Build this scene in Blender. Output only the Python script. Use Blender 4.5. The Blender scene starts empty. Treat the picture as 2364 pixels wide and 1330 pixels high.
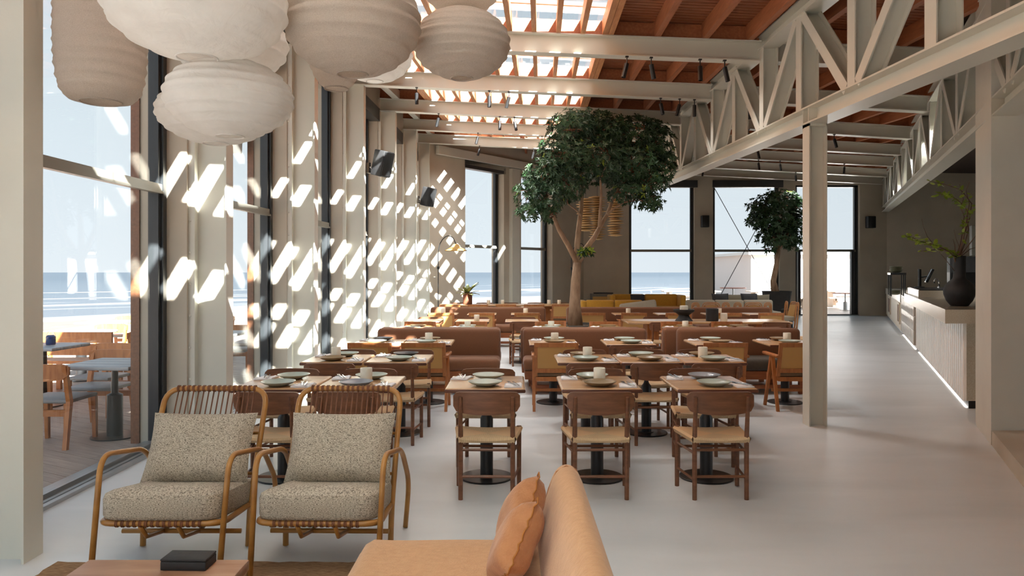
import bpy, math, random
from mathutils import Vector, Matrix
random.seed(7)
SC = bpy.context.scene
COL = SC.collection
PI = math.pi

# ------------------------------------------------------------------ camera
cam_d = bpy.data.cameras.new('camera')
cam = bpy.data.objects.new('camera', cam_d); COL.objects.link(cam)
cam.location = (0, 0, 1.62); cam.rotation_euler = (PI/2, 0, 0)
cam_d.sensor_width = 36.0; cam_d.lens = 36.0*1700/2364
cam_d.shift_y = -38/2364.0
cam_d.clip_start = 0.05; cam_d.clip_end = 5000
SC.camera = cam

# ------------------------------------------------------------------ world, sun, exposure
SKY_LUM = 0.335
w = bpy.data.worlds.new('sky'); SC.world = w; w.use_nodes = True
nt = w.node_tree; nt.nodes.clear()
out = nt.nodes.new('ShaderNodeOutputWorld'); bg = nt.nodes.new('ShaderNodeBackground')
# clear sky after the CIE standard: brighter towards the horizon and around the sun
SUN_DIR = Vector((-1.0, 2.0, -1.7)).normalized()
def wn(op, a, b=None):
    n = nt.nodes.new('ShaderNodeMath'); n.operation = op
    for k, v in enumerate((a, b)):
        if v is None: continue
        if isinstance(v, (int, float)): n.inputs[k].default_value = v
        else: nt.links.new(v, n.inputs[k])
    return n.outputs[0]
tc = nt.nodes.new('ShaderNodeTexCoord'); sep = nt.nodes.new('ShaderNodeSeparateXYZ'); nt.links.new(tc.outputs['Generated'], sep.inputs[0])
dt = nt.nodes.new('ShaderNodeVectorMath'); dt.operation = 'DOT_PRODUCT'; nt.links.new(tc.outputs['Generated'], dt.inputs[0]); dt.inputs[1].default_value = tuple(-SUN_DIR)
cosg = wn('MINIMUM', wn('MAXIMUM', dt.outputs['Value'], -1.0), 1.0)
gam = wn('ARCCOSINE', cosg)
fg = wn('ADD', wn('ADD', 0.91, wn('MULTIPLY', 10.0, wn('EXPONENT', wn('MULTIPLY', gam, -3.0)))), wn('MULTIPLY', 0.45, wn('MULTIPLY', cosg, cosg)))
zz = wn('MAXIMUM', sep.outputs['Z'], 0.02)
gr = wn('SUBTRACT', 1.0, wn('EXPONENT', wn('DIVIDE', -1.0, zz)))
lum = wn('MULTIPLY', wn('MULTIPLY', fg, gr), SKY_LUM)
ramp = nt.nodes.new('ShaderNodeValToRGB'); nt.links.new(sep.outputs['Z'], ramp.inputs[0])
cr = ramp.color_ramp
cr.elements[0].position = 0.0; cr.elements[0].color = (0.86, 0.93, 1.0, 1)
cr.elements[1].position = 1.0; cr.elements[1].color = (0.56, 0.76, 1.0, 1)
e = cr.elements.new(0.25); e.color = (0.80, 0.91, 1.0, 1)
nt.links.new(ramp.outputs[0], bg.inputs[0]); nt.links.new(lum, bg.inputs[1])
nt.links.new(bg.outputs[0], out.inputs[0])

sun_d = bpy.data.lights.new('sun', 'SUN'); sun_d.energy = 27.0; sun_d.angle = math.radians(0.6)
sun_d.color = (1.0, 0.99, 0.965)
sun = bpy.data.objects.new('sun', sun_d); COL.objects.link(sun)
sun.rotation_euler = SUN_DIR.to_track_quat('-Z', 'Y').to_euler()
sun.location = (20, -40, 34)

vs = SC.view_settings
vs.view_transform = 'Standard'; vs.look = 'None'; vs.gamma = 1.0; vs.use_curve_mapping = False
vs.exposure = 1.4
SC.render.film_transparent = False
cy = SC.cycles
cy.max_bounces = 9; cy.diffuse_bounces = 5; cy.glossy_bounces = 4; cy.transmission_bounces = 6
cy.transparent_max_bounces = 24; cy.caustics_reflective = False; cy.caustics_refractive = False
cy.sample_clamp_indirect = 4.0
cy.use_denoising = True

# ------------------------------------------------------------------ helpers
def lin(r, g, b):
    f = lambda c: (c/255/12.92) if c/255 <= 0.04045 else ((c/255+0.055)/1.055)**2.4
    return (f(r), f(g), f(b), 1)

MATS = {}
def pm(name, rgb, rough=0.55, var=0.12, scale=6.0, stretch=(1, 1, 1), bump=0.0, bscale=None,
       metal=0.0, rgb2=None, spec=0.5, rnd=0.0, detail=4.0, contrast=0.25, sheen=0.0, bstretch=None):
    """procedural surface: noise-mixed colour, fine relief"""
    m = bpy.data.materials.new(name); m.use_nodes = True
    t = m.node_tree; N = t.nodes; L = t.links
    p = N['Principled BSDF']
    p.inputs['Roughness'].default_value = rough; p.inputs['Metallic'].default_value = metal
    p.inputs['Specular IOR Level'].default_value = spec
    if sheen: p.inputs['Sheen Weight'].default_value = sheen
    c = lin(*rgb)
    if rgb2 is None:
        lo = tuple(max(0, x*(1-var)) for x in c[:3])+(1,); hi = tuple(min(1, x*(1+var)) for x in c[:3])+(1,)
    else:
        lo, hi = c, lin(*rgb2)
    co = N.new('ShaderNodeTexCoord'); mp = N.new('ShaderNodeMapping')
    mp.inputs['Scale'].default_value = stretch
    L.new(co.outputs['Object'], mp.inputs[0])
    nz = N.new('ShaderNodeTexNoise'); nz.inputs['Scale'].default_value = scale; nz.inputs['Detail'].default_value = detail
    L.new(mp.outputs[0], nz.inputs[0])
    r = N.new('ShaderNodeValToRGB'); r.color_ramp.elements[0].position = 0.5-contrast; r.color_ramp.elements[1].position = 0.5+contrast
    r.color_ramp.elements[0].color = lo; r.color_ramp.elements[1].color = hi
    L.new(nz.outputs[0], r.inputs[0])
    last = r.outputs[0]
    if rnd:
        oi = N.new('ShaderNodeObjectInfo'); hs = N.new('ShaderNodeHueSaturation'); mr = N.new('ShaderNodeMapRange')
        mr.inputs[3].default_value = 1-rnd; mr.inputs[4].default_value = 1+rnd
        L.new(oi.outputs['Random'], mr.inputs[0]); L.new(mr.outputs[0], hs.inputs['Value'])
        L.new(last, hs.inputs['Color']); last = hs.outputs[0]
    L.new(last, p.inputs['Base Color'])
    if bump:
        n2 = N.new('ShaderNodeTexNoise'); n2.inputs['Scale'].default_value = bscale or scale*4; n2.inputs['Detail'].default_value = 3
        if bstretch:
            m2 = N.new('ShaderNodeMapping'); m2.inputs['Scale'].default_value = bstretch
            L.new(co.outputs['Object'], m2.inputs[0]); L.new(m2.outputs[0], n2.inputs[0])
        else:
            L.new(mp.outputs[0], n2.inputs[0])
        b = N.new('ShaderNodeBump'); b.inputs['Strength'].default_value = bump; b.inputs['Distance'].default_value = 0.01
        L.new(n2.outputs[0], b.inputs['Height']); L.new(b.outputs[0], p.inputs['Normal'])
    MATS[name] = m
    return m

class MB:
    """collects shapes into one mesh"""
    def __init__(self, M=None):
        self.v = []; self.f = []; self.mi = []; self.M = M or Matrix.Identity(4)
    def add(self, vs, fs, mi=0):
        o = len(self.v)
        M = self.M
        self.v += [tuple(M @ Vector(p)) for p in vs]
        self.f += [tuple(i+o for i in f) for f in fs]
        self.mi += [mi]*len(fs)
        return self
    def box(self, a, b, mi=0):
        x0, y0, z0 = a; x1, y1, z1 = b
        vs = [(x0,y0,z0),(x1,y0,z0),(x1,y1,z0),(x0,y1,z0),(x0,y0,z1),(x1,y0,z1),(x1,y1,z1),(x0,y1,z1)]
        return self.add(vs, [(0,3,2,1),(4,5,6,7),(0,1,5,4),(1,2,6,5),(2,3,7,6),(3,0,4,7)], mi)
    def hexa(self, vs, mi=0):
        return self.add(vs, [(0,3,2,1),(4,5,6,7),(0,1,5,4),(1,2,6,5),(2,3,7,6),(3,0,4,7)], mi)
    def bbox(self, a, b, r, mi=0, seg=2):
        """box with rounded edges (superellipse-like bevel rings)"""
        x0, y0, z0 = a; x1, y1, z1 = b
        cx, cy_, cz = (x0+x1)/2, (y0+y1)/2, (z0+z1)/2
        hx, hy, hz = (x1-x0)/2, (y1-y0)/2, (z1-z0)/2
        r = min(r, hx*.98, hy*.98, hz*.98)
        cs = 4*(seg+1); rings = []
        prof = []
        for i in range(seg+1):
            t = -PI/2+PI/2*i/seg; prof.append((r*math.cos(t)-r, -hz+r+r*math.sin(t)))
        for i in range(seg+1):
            t = PI/2*i/seg; prof.append((r*math.cos(t)-r, hz-r+r*math.sin(t)))
        vs = []
        for (ins, z) in prof:
            rr = r+ins
            for q in range(4):
                sx = (1, -1, -1, 1)[q]; sy = (1, 1, -1, -1)[q]
                for i in range(seg+1):
                    t = PI/2*(q+i/seg)
                    vs.append((cx+sx*(hx-r)+max(rr, .0)*math.cos(t), cy_+sy*(hy-r)+max(rr, .0)*math.sin(t), cz+z))
        fs = []; n = len(prof)
        for k in range(n-1):
            for i in range(cs):
                j = (i+1) % cs
                fs.append((k*cs+i, k*cs+j, (k+1)*cs+j, (k+1)*cs+i))
        fs.append(tuple(reversed(range(cs)))); fs.append(tuple((n-1)*cs+i for i in range(cs)))
        return self.add(vs, fs, mi)
    def tube(self, path, r, n=8, mi=0, caps=True, closed=False):
        P = [Vector(p) for p in path]; m = len(P)
        R = r if isinstance(r, (list, tuple)) else [r]*m
        vs = []; prev = None
        for i in range(m):
            if closed: t = (P[(i+1) % m]-P[i-1])
            else: t = (P[min(i+1, m-1)]-P[max(i-1, 0)])
            t.normalize()
            if prev is None:
                a = Vector((0, 0, 1)) if abs(t.z) < .9 else Vector((1, 0, 0))
                u = t.cross(a).normalized()
            else:
                u = (prev-t*prev.dot(t))
                u = u.normalized() if u.length > 1e-6 else t.orthogonal().normalized()
            prev = u; w_ = t.cross(u)
            for k in range(n):
                an = 2*PI*k/n
                vs.append(tuple(P[i]+(u*math.cos(an)+w_*math.sin(an))*R[i]))
        fs = []
        for i in range(m if closed else m-1):
            i2 = (i+1) % m
            for k in range(n):
                j = (k+1) % n
                fs.append((i*n+k, i*n+j, i2*n+j, i2*n+k))
        if caps and not closed:
            fs.append(tuple(reversed(range(n)))); fs.append(tuple((m-1)*n+k for k in range(n)))
        return self.add(vs, fs, mi)
    def lathe(self, prof, n=24, c=(0, 0), mi=0, cap=True):
        vs = []; fs = []
        for (r, z) in prof:
            for k in range(n):
                a = 2*PI*k/n; vs.append((c[0]+r*math.cos(a), c[1]+r*math.sin(a), z))
        for i in range(len(prof)-1):
            for k in range(n):
                j = (k+1) % n
                fs.append((i*n+k, i*n+j, (i+1)*n+j, (i+1)*n+k))
        if cap:
            fs.append(tuple(reversed(range(n)))); fs.append(tuple((len(prof)-1)*n+k for k in range(n)))
        return self.add(vs, fs, mi)
    def prism(self, poly, z0, z1, mi=0):
        n = len(poly)
        vs = [(p[0], p[1], z0) for p in poly]+[(p[0], p[1], (z1(p[0], p[1]) if callable(z1) else z1)) for p in poly]
        fs = [tuple(reversed(range(n))), tuple(range(n, 2*n))]+[(i, (i+1) % n, (i+1) % n+n, i+n) for i in range(n)]
        return self.add(vs, fs, mi)
    def sweep(self, path, sec, mi=0, up=(0, 0, 1)):
        """sweep a 2-D section (side, up) along a polyline"""
        P = [Vector(p) for p in path]; m = len(P); n = len(sec); vs = []; U = Vector(up)
        for i in range(m):
            t = (P[min(i+1, m-1)]-P[max(i-1, 0)]).normalized()
            s = t.cross(U).normalized(); u = s.cross(t).normalized()
            for (a, b) in sec: vs.append(tuple(P[i]+s*a+u*b))
        fs = []
        for i in range(m-1):
            for k in range(n):
                j = (k+1) % n; fs.append((i*n+k, i*n+j, (i+1)*n+j, (i+1)*n+k))
        fs.append(tuple(reversed(range(n)))); fs.append(tuple((m-1)*n+k for k in range(n)))
        return self.add(vs, fs, mi)
    def build(self, name, mat, parent=None, smooth=False, loc=None, rz=0.0):
        me = bpy.data.meshes.new(name); me.from_pydata(self.v, [], self.f)
        ms = mat if isinstance(mat, (list, tuple)) else [mat]
        for m in ms: me.materials.append(MATS[m] if isinstance(m, str) else m)
        if any(self.mi): me.polygons.foreach_set('material_index', self.mi)
        if smooth:
            me.polygons.foreach_set('use_smooth', [True]*len(self.f))
            if smooth != 'all':
                try: me.set_sharp_from_angle(angle=math.radians(38))
                except Exception: pass
        me.update()
        o = bpy.data.objects.new(name, me); COL.objects.link(o)
        if parent is not None: o.parent = parent
        if loc is not None: o.location = loc
        if rz: o.rotation_euler = (0, 0, rz)
        return o

def tag(o, label=None, cat=None, group=None, kind=None):
    if label: o['label'] = label
    if cat: o['category'] = cat
    if group: o['group'] = group
    if kind: o['kind'] = kind
    return o
def thing(name, label, cat, loc=(0, 0, 0), rz=0.0, group=None, kind=None):
    o = bpy.data.objects.new(name, None); COL.objects.link(o)
    o.empty_display_size = 0.1
    o.location = loc; o.rotation_euler = (0, 0, rz)
    return tag(o, label, cat, group, kind)
KIDS = {}
def kids(o):
    return [c for c in o.children]
def dup(root, loc, rz=0.0, label=None, group=None, parent=None, scale=None):
    c = root.copy(); COL.objects.link(c); c.parent = parent
    if parent is None:
        c.location = loc; c.rotation_euler = (0, 0, rz)
        if scale: c.scale = scale
        if label: c['label'] = label
        if group: c['group'] = group
    for ch in kids(root): dup(ch, None, parent=c)
    return c
class Proto:
    """first use moves the original, later uses copy it"""
    def __init__(self, root): self.root = root; self.used = False
    def put(self, loc, rz=0.0, label=None, group=None, scale=None):
        if not self.used:
            self.used = True; o = self.root; o.location = loc; o.rotation_euler = (0, 0, rz)
            if scale: o.scale = scale
            if label: o['label'] = label
            if group: o['group'] = group
            return o
        return dup(self.root, loc, rz, label, group, scale=scale)

# ------------------------------------------------------------------ materials
pm('steel', (208, 206, 194), rough=0.38, var=0.03, scale=2.0, bump=0.05, bscale=60, spec=0.5)
pm('plaster', (188, 179, 162), rough=0.7, var=0.12, scale=1.3, bump=0.15, bscale=14, contrast=0.3)
pm('plaster_light', (212, 206, 192), rough=0.6, var=0.05, scale=2.5, bump=0.1, bscale=18)
pm('frame_dark', (44, 47, 49), rough=0.35, var=0.1, scale=5)
pm('frame_grey', (128, 126, 116), rough=0.4, var=0.05, scale=5)
pm('sill_metal', (176, 180, 182), rough=0.3, var=0.05, scale=5, metal=0.7)
pm('roof_wood', (176, 110, 72), rough=0.55, rgb2=(150, 88, 54), scale=5, stretch=(6, 0.7, 6), bump=0.15, bscale=30, rnd=0.06)
pm('slat_wood', (160, 98, 62), rough=0.6, rgb2=(128, 74, 46), scale=4, stretch=(0.8, 8, 8), bump=0.1, bscale=30)
pm('sky_wood', (196, 140, 92), rough=0.55, rgb2=(165, 106, 66), scale=5, stretch=(6, 0.7, 6), bump=0.12, bscale=30, rnd=0.05)
pm('roof_dark', (58, 42, 32), rough=0.9)
pm('white_paint', (228, 228, 224), rough=0.5, var=0.02)
pm('black_metal', (30, 31, 32), rough=0.35, var=0.1, scale=8)
pm('black_matte', (36, 36, 37), rough=0.6, var=0.15, scale=10, bump=0.1)
pm('chrome', (190, 190, 190), rough=0.18, metal=1.0, var=0.02)
pm('dark_wood', (130, 84, 56), rough=0.4, rgb2=(100, 62, 40), scale=7, stretch=(1.0, 6, 6), bump=0.06, bscale=40, rnd=0.05)
pm('table_wood', (208, 170, 126), rough=0.24, rgb2=(172, 126, 86), scale=4, stretch=(0.7, 7, 4), bump=0.05, bscale=30, rnd=0.06, contrast=0.3)
pm('table_edge', (112, 66, 46), rough=0.4, rgb2=(86, 48, 32), scale=5, stretch=(1, 5, 5))
pm('teak', (186, 120, 66), rough=0.45, rgb2=(150, 88, 44), scale=6, stretch=(5, 5, 1), bump=0.06, bscale=40, rnd=0.06)
pm('bench_wood', (164, 96, 54), rough=0.45, rgb2=(128, 70, 38), scale=6, stretch=(0.7, 6, 6))
pm('banq_fabric', (118, 74, 44), rough=0.8, var=0.07, scale=60, bump=0.1, bscale=300, sheen=0.15)
pm('seat_dark', (78, 70, 60), rough=0.8, var=0.1, scale=40, bump=0.12, bscale=200)
pm('cushion_brown', (124, 100, 74), rough=0.75, var=0.1, scale=30, bump=0.1, bscale=200)
pm('tan_fabric', (208, 162, 116), rough=0.9, rgb2=(194, 146, 102), scale=30, stretch=(1, 1.6, 1), bump=0.35, bscale=120, sheen=0.25)
pm('tan_fabric_dark', (190, 134, 90), rough=0.9, rgb2=(166, 110, 70), scale=14, bump=0.35, bscale=120, sheen=0.25)
pm('thread', (170, 110, 50), rough=0.8)
pm('bamboo', (184, 134, 70), rough=0.32, rgb2=(148, 98, 44), scale=3.5, stretch=(1, 1, 3), bump=0.04, rnd=0.04)
pm('leather_cord', (122, 76, 48), rough=0.6, var=0.15, scale=20)
pm('pot_grey', (84, 80, 74), rough=0.8, var=0.15, scale=8, bump=0.2)
pm('pot_black', (44, 42, 40), rough=0.75, var=0.2, scale=8, bump=0.25, bscale=20, bstretch=(0.4, 0.4, 8))
pm('soil', (128, 104, 80), rough=0.95, rgb2=(84, 66, 50), scale=40, bump=0.6, bscale=80)
pm('bark', (186, 158, 130), rough=0.8, rgb2=(138, 108, 84), scale=5, stretch=(3, 3, 1), bump=0.4, bscale=16)
pm('twig', (120, 78, 56), rough=0.8, var=0.2, scale=10)
pm('plate_celadon', (178, 190, 180), rough=0.25, var=0.06, scale=10)
pm('plate_olive', (146, 124, 92), rough=0.3, var=0.12, scale=10)
pm('plate_blue', (150, 156, 166), rough=0.25, var=0.1, scale=10)
pm('plate_dark', (66, 70, 74), rough=0.3, var=0.1, scale=10)
pm('linen_white', (244, 243, 245), rough=0.85, var=0.03, scale=60, bump=0.15, bscale=200)
pm('candle', (246, 242, 228), rough=0.45, rgb2=(232, 226, 206), scale=16, bump=0.1, contrast=0.2)
pm('straw', (206, 164, 96), rough=0.8, rgb2=(164, 118, 58), scale=50, bump=0.5, bscale=120)
pm('basket', (222, 188, 136), rough=0.8, rgb2=(172, 134, 84), scale=60, bump=0.6, bscale=140)
pm('mustard', (196, 144, 44), rough=0.8, var=0.08, scale=20, bump=0.1, bscale=150, sheen=0.2)
pm('sofa_grey', (168, 160, 142), rough=0.9, var=0.08, scale=60, bump=0.2, bscale=200)
pm('pillow_grey', (134, 126, 106), rough=0.9, var=0.15, scale=80, bump=0.2, bscale=200)
pm('rattan', (198, 140, 84), rough=0.45, rgb2=(160, 102, 56), scale=6)
pm('counter_stone', (230, 224, 210), rough=0.28, rgb2=(214, 204, 184), scale=90, detail=6, contrast=0.12)
pm('counter_top', (160, 152, 136), rough=0.22, rgb2=(136, 128, 112), scale=90, detail=6, contrast=0.12)
pm('tile_white', (240, 235, 226), rough=0.2, var=0.05, scale=3, rnd=0.05)
pm('tile_gloss', (236, 228, 216), rough=0.12, rgb2=(218, 206, 192), scale=6, rnd=0.06)
pm('niche_brown', (112, 68, 46), rough=0.6, var=0.2, scale=4)
pm('shelf_pale', (222, 206, 182), rough=0.5, var=0.05)
pm('bowl_green', (132, 132, 106), rough=0.35, var=0.15, scale=12)
pm('screen', (22, 24, 27), rough=0.15, var=0.05)
pm('bottle_green', (40, 150, 70), rough=0.15, var=0.1)
pm('bottle_blue', (36, 60, 104), rough=0.15, var=0.1)
pm('leaf_dark', (52, 84, 44), rough=0.42, rgb2=(34, 62, 36), scale=2.2, contrast=0.2)
pm('leaf_lime', (168, 184, 62), rough=0.5, rgb2=(120, 150, 44), scale=6)
pm('leaf_olive', (150, 156, 98), rough=0.5, rgb2=(108, 124, 74), scale=5)
pm('branch_brown', (110, 84, 66), rough=0.8, var=0.2, scale=12)
pm('deck_wood', (164, 146, 132), rough=0.5, rgb2=(124, 108, 98), scale=4, stretch=(0.6, 7, 1), bump=0.15, bscale=20, rnd=0.14)
pm('grey_wood', (168, 170, 172), rough=0.35, rgb2=(140, 142, 144), scale=4, stretch=(0.6, 6, 1), rnd=0.05)
pm('steel_seat', (128, 126, 124), rough=0.5, var=0.06)
pm('sand', (76, 68, 64), rough=0.95, rgb2=(66, 58, 54), scale=0.5, bump=0.3, bscale=2)
pm('picnic_wood', (176, 164, 150), rough=0.8, var=0.1, scale=4)
pm('red_tabletop', (200, 140, 120), rough=0.6, var=0.05)
pm('building_white', (232, 226, 222), rough=0.8, var=0.02, scale=0.6)
pm('jute', (176, 142, 104), rough=0.95, rgb2=(120, 84, 54), scale=26, stretch=(1, 5, 1), bump=0.7, bscale=60)
pm('coffee_wood', (190, 152, 124), rough=0.35, rgb2=(152, 104, 76), scale=3.4, stretch=(0.8, 5, 1), bump=0.05, contrast=0.3)
pm('denim', (70, 84, 140), rough=0.9)
pm('skin', (196, 150, 124), rough=0.7)
pm('dog_fur', (84, 78, 86), rough=0.9)

# woven upholstery of the bamboo chairs: short dashes in rows
def tweed():
    m = bpy.data.materials.new('tweed'); m.use_nodes = True; t = m.node_tree; N = t.nodes; L = t.links
    p = N['Principled BSDF']; p.inputs['Roughness'].default_value = 0.95
    co = N.new('ShaderNodeTexCoord'); mp = N.new('ShaderNodeMapping'); mp.inputs['Scale'].default_value = (120, 120, 360)
    L.new(co.outputs['Object'], mp.inputs[0])
    nz = N.new('ShaderNodeTexNoise'); nz.inputs['Scale'].default_value = 1.0; nz.inputs['Detail'].default_value = 2
    L.new(mp.outputs[0], nz.inputs[0])
    r = N.new('ShaderNodeValToRGB'); e = r.color_ramp.elements
    e[0].position = 0.34; e[0].color = lin(96, 88, 78); e[1].position = 0.62; e[1].color = lin(204, 194, 176)
    q = e.new(0.45); q.color = lin(170, 158, 140)
    L.new(nz.outputs[0], r.inputs[0]); L.new(r.outputs[0], p.inputs['Base Color'])
    b = N.new('ShaderNodeBump'); b.inputs['Strength'].default_value = 0.5; b.inputs['Distance'].default_value = 0.006
    L.new(nz.outputs[0], b.inputs['Height']); L.new(b.outputs[0], p.inputs['Normal'])
    MATS['tweed'] = m
tweed()
def stripes(name, c1, c2, axis, freq, rough=0.7, bump=0.6):
    m = bpy.data.materials.new(name); m.use_nodes = True; t = m.node_tree; N = t.nodes; L = t.links
    p = N['Principled BSDF']; p.inputs['Roughness'].default_value = rough
    co = N.new('ShaderNodeTexCoord')
    wv = N.new('ShaderNodeTexWave'); wv.wave_type = 'BANDS'; wv.bands_direction = axis
    wv.inputs['Scale'].default_value = freq; wv.inputs['Distortion'].default_value = 0.8; wv.inputs['Detail'].default_value = 1; wv.inputs['Detail Scale'].default_value = 0.3
    L.new(co.outputs['Object'], wv.inputs[0])
    r = N.new('ShaderNodeValToRGB'); r.color_ramp.elements[0].color = lin(*c1); r.color_ramp.elements[1].color = lin(*c2)
    r.color_ramp.elements[1].position = 0.5
    L.new(wv.outputs[1], r.inputs[0]); L.new(r.outputs[0], p.inputs['Base Color'])
    b = N.new('ShaderNodeBump'); b.inputs['Strength'].default_value = bump; b.inputs['Distance'].default_value = 0.004
    L.new(wv.outputs[1], b.inputs['Height']); L.new(b.outputs[0], p.inputs['Normal'])
    MATS[name] = m
stripes('cord_y', (190, 158, 118), (220, 192, 152), 'X', 46, bump=.4)
stripes('cord_x', (204, 164, 120), (230, 194, 150), 'Y', 46, bump=.4)
def cane():
    m = bpy.data.materials.new('cane'); m.use_nodes = True; t = m.node_tree; N = t.nodes; L = t.links
    p = N['Principled BSDF']; p.inputs['Roughness'].default_value = 0.5
    co = N.new('ShaderNodeTexCoord')
    hs = []
    for ax in ('X', 'Z'):
        wv = N.new('ShaderNodeTexWave'); wv.bands_direction = ax; wv.inputs['Scale'].default_value = 22
        L.new(co.outputs['Object'], wv.inputs[0]); hs.append(wv.outputs[1])
    mx = N.new('ShaderNodeMath'); mx.operation = 'MAXIMUM'; L.new(hs[0], mx.inputs[0]); L.new(hs[1], mx.inputs[1])
    r = N.new('ShaderNodeValToRGB'); r.color_ramp.elements[0].color = lin(150, 104, 52); r.color_ramp.elements[1].color = lin(226, 182, 112)
    r.color_ramp.elements[0].position = 0.35; r.color_ramp.elements[1].position = 0.75
    L.new(mx.outputs[0], r.inputs[0]); L.new(r.outputs[0], p.inputs['Base Color'])
    tr = N.new('ShaderNodeBsdfTranslucent'); tr.inputs[0].default_value = lin(214, 168, 96)
    mix = N.new('ShaderNodeMixShader'); mix.inputs[0].default_value = 0.25
    L.new(p.outputs[0], mix.inputs[1]); L.new(tr.outputs[0], mix.inputs[2])
    L.new(mix.outputs[0], N['Material Output'].inputs[0])
    MATS['cane'] = m
cane()
def paper(name, rgb, rgb2, scale, trans, bump, stretch=(1, 1, 1)):
    m = bpy.data.materials.new(name); m.use_nodes = True; t = m.node_tree; N = t.nodes; L = t.links
    p = N['Principled BSDF']; p.inputs['Roughness'].default_value = 0.85; p.inputs['Specular IOR Level'].default_value = 0.2
    co = N.new('ShaderNodeTexCoord'); mp = N.new('ShaderNodeMapping'); mp.inputs['Scale'].default_value = stretch
    L.new(co.outputs['Object'], mp.inputs[0])
    nz = N.new('ShaderNodeTexNoise'); nz.inputs['Scale'].default_value = scale; nz.inputs['Detail'].default_value = 5
    L.new(mp.outputs[0], nz.inputs[0])
    r = N.new('ShaderNodeValToRGB'); r.color_ramp.elements[0].color = lin(*rgb2); r.color_ramp.elements[1].color = lin(*rgb)
    r.color_ramp.elements[0].position = 0.3; r.color_ramp.elements[1].position = 0.65
    L.new(nz.outputs[0], r.inputs[0]); L.new(r.outputs[0], p.inputs['Base Color'])
    n2 = N.new('ShaderNodeTexNoise'); n2.inputs['Scale'].default_value = 9; n2.inputs['Detail'].default_value = 4; n2.inputs['Distortion'].default_value = 1.5
    L.new(co.outputs['Object'], n2.inputs[0])
    b = N.new('ShaderNodeBump'); b.inputs['Strength'].default_value = bump; b.inputs['Distance'].default_value = 0.03
    L.new(n2.outputs[0], b.inputs['Height']); L.new(b.outputs[0], p.inputs['Normal'])
    tr = N.new('ShaderNodeBsdfTranslucent'); L.new(r.outputs[0], tr.inputs[0]); L.new(b.outputs[0], tr.inputs[1])
    mix = N.new('ShaderNodeMixShader'); mix.inputs[0].default_value = trans
    L.new(p.outputs[0], mix.inputs[1]); L.new(tr.outputs[0], mix.inputs[2]); L.new(mix.outputs[0], N['Material Output'].inputs[0])
    MATS[name] = m
paper('paper_white', (244, 242, 238), (234, 231, 226), 5, 0.42, 0.3)
paper('linen_shade', (212, 201, 189), (194, 181, 168), 170, 0.38, 0.25, (1, 1, 2.5))
def glass(name, tint=(0.98, 0.99, 0.985), refl=0.35):
    m = bpy.data.materials.new(name); m.use_nodes = True; t = m.node_tree; N = t.nodes; L = t.links
    N.remove(N['Principled BSDF'])
    tr = N.new('ShaderNodeBsdfTransparent'); tr.inputs[0].default_value = (*tint, 1)
    gl = N.new('ShaderNodeBsdfGlossy'); gl.inputs['Roughness'].default_value = 0.0
    lw = N.new('ShaderNodeLayerWeight'); pw_ = N.new('ShaderNodeMath'); pw_.operation = 'POWER'; pw_.inputs[1].default_value = 4.0
    L.new(lw.outputs['Facing'], pw_.inputs[0])
    mu = N.new('ShaderNodeMath'); mu.operation = 'MULTIPLY_ADD'; mu.inputs[1].default_value = refl; mu.inputs[2].default_value = 0.025
    L.new(pw_.outputs[0], mu.inputs[0])
    mix = N.new('ShaderNodeMixShader'); L.new(mu.outputs[0], mix.inputs[0]); L.new(tr.outputs[0], mix.inputs[1]); L.new(gl.outputs[0], mix.inputs[2])
    L.new(mix.outputs[0], N['Material Output'].inputs[0])
    MATS[name] = m
paper('shade_cloth', (240, 240, 236), (232, 232, 228), 3, 0.62, 0.02)
glass('glass'); glass('roof_glass', (0.97, 0.98, 0.98), 0.3)

# polished floor: trowelled cement with long, soft sheen
def floor_mat():
    m = bpy.data.materials.new('cement_floor'); m.use_nodes = True; t = m.node_tree; N = t.nodes; L = t.links
    p = N['Principled BSDF']; p.inputs['Specular IOR Level'].default_value = 0.45
    co = N.new('ShaderNodeTexCoord'); mp = N.new('ShaderNodeMapping'); mp.inputs['Scale'].default_value = (0.5, 1.6, 1); mp.inputs['Rotation'].default_value = (0, 0, 0.15)
    L.new(co.outputs['Object'], mp.inputs[0])
    nz = N.new('ShaderNodeTexNoise'); nz.inputs['Scale'].default_value = 1.1; nz.inputs['Detail'].default_value = 6; nz.inputs['Distortion'].default_value = 0.6
    L.new(mp.outputs[0], nz.inputs[0])
    r = N.new('ShaderNodeValToRGB'); r.color_ramp.elements[0].color = lin(202, 207, 210); r.color_ramp.elements[1].color = lin(219, 223, 226)
    r.color_ramp.elements[0].position = 0.3; r.color_ramp.elements[1].position = 0.7
    L.new(nz.outputs[0], r.inputs[0]); L.new(r.outputs[0], p.inputs['Base Color'])
    rr = N.new('ShaderNodeMapRange'); rr.inputs[3].default_value = 0.30; rr.inputs[4].default_value = 0.46
    L.new(nz.outputs[0], rr.inputs[0]); L.new(rr.outputs[0], p.inputs['Roughness'])
    b = N.new('ShaderNodeBump'); b.inputs['Strength'].default_value = 0.12; b.inputs['Distance'].default_value = 0.02
    n2 = N.new('ShaderNodeTexNoise'); n2.inputs['Scale'].default_value = 4; n2.inputs['Detail'].default_value = 4
    L.new(mp.outputs[0], n2.inputs[0]); L.new(n2.outputs[0], b.inputs['Height']); L.new(b.outputs[0], p.inputs['Normal'])
    MATS['cement_floor'] = m
floor_mat()
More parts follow.
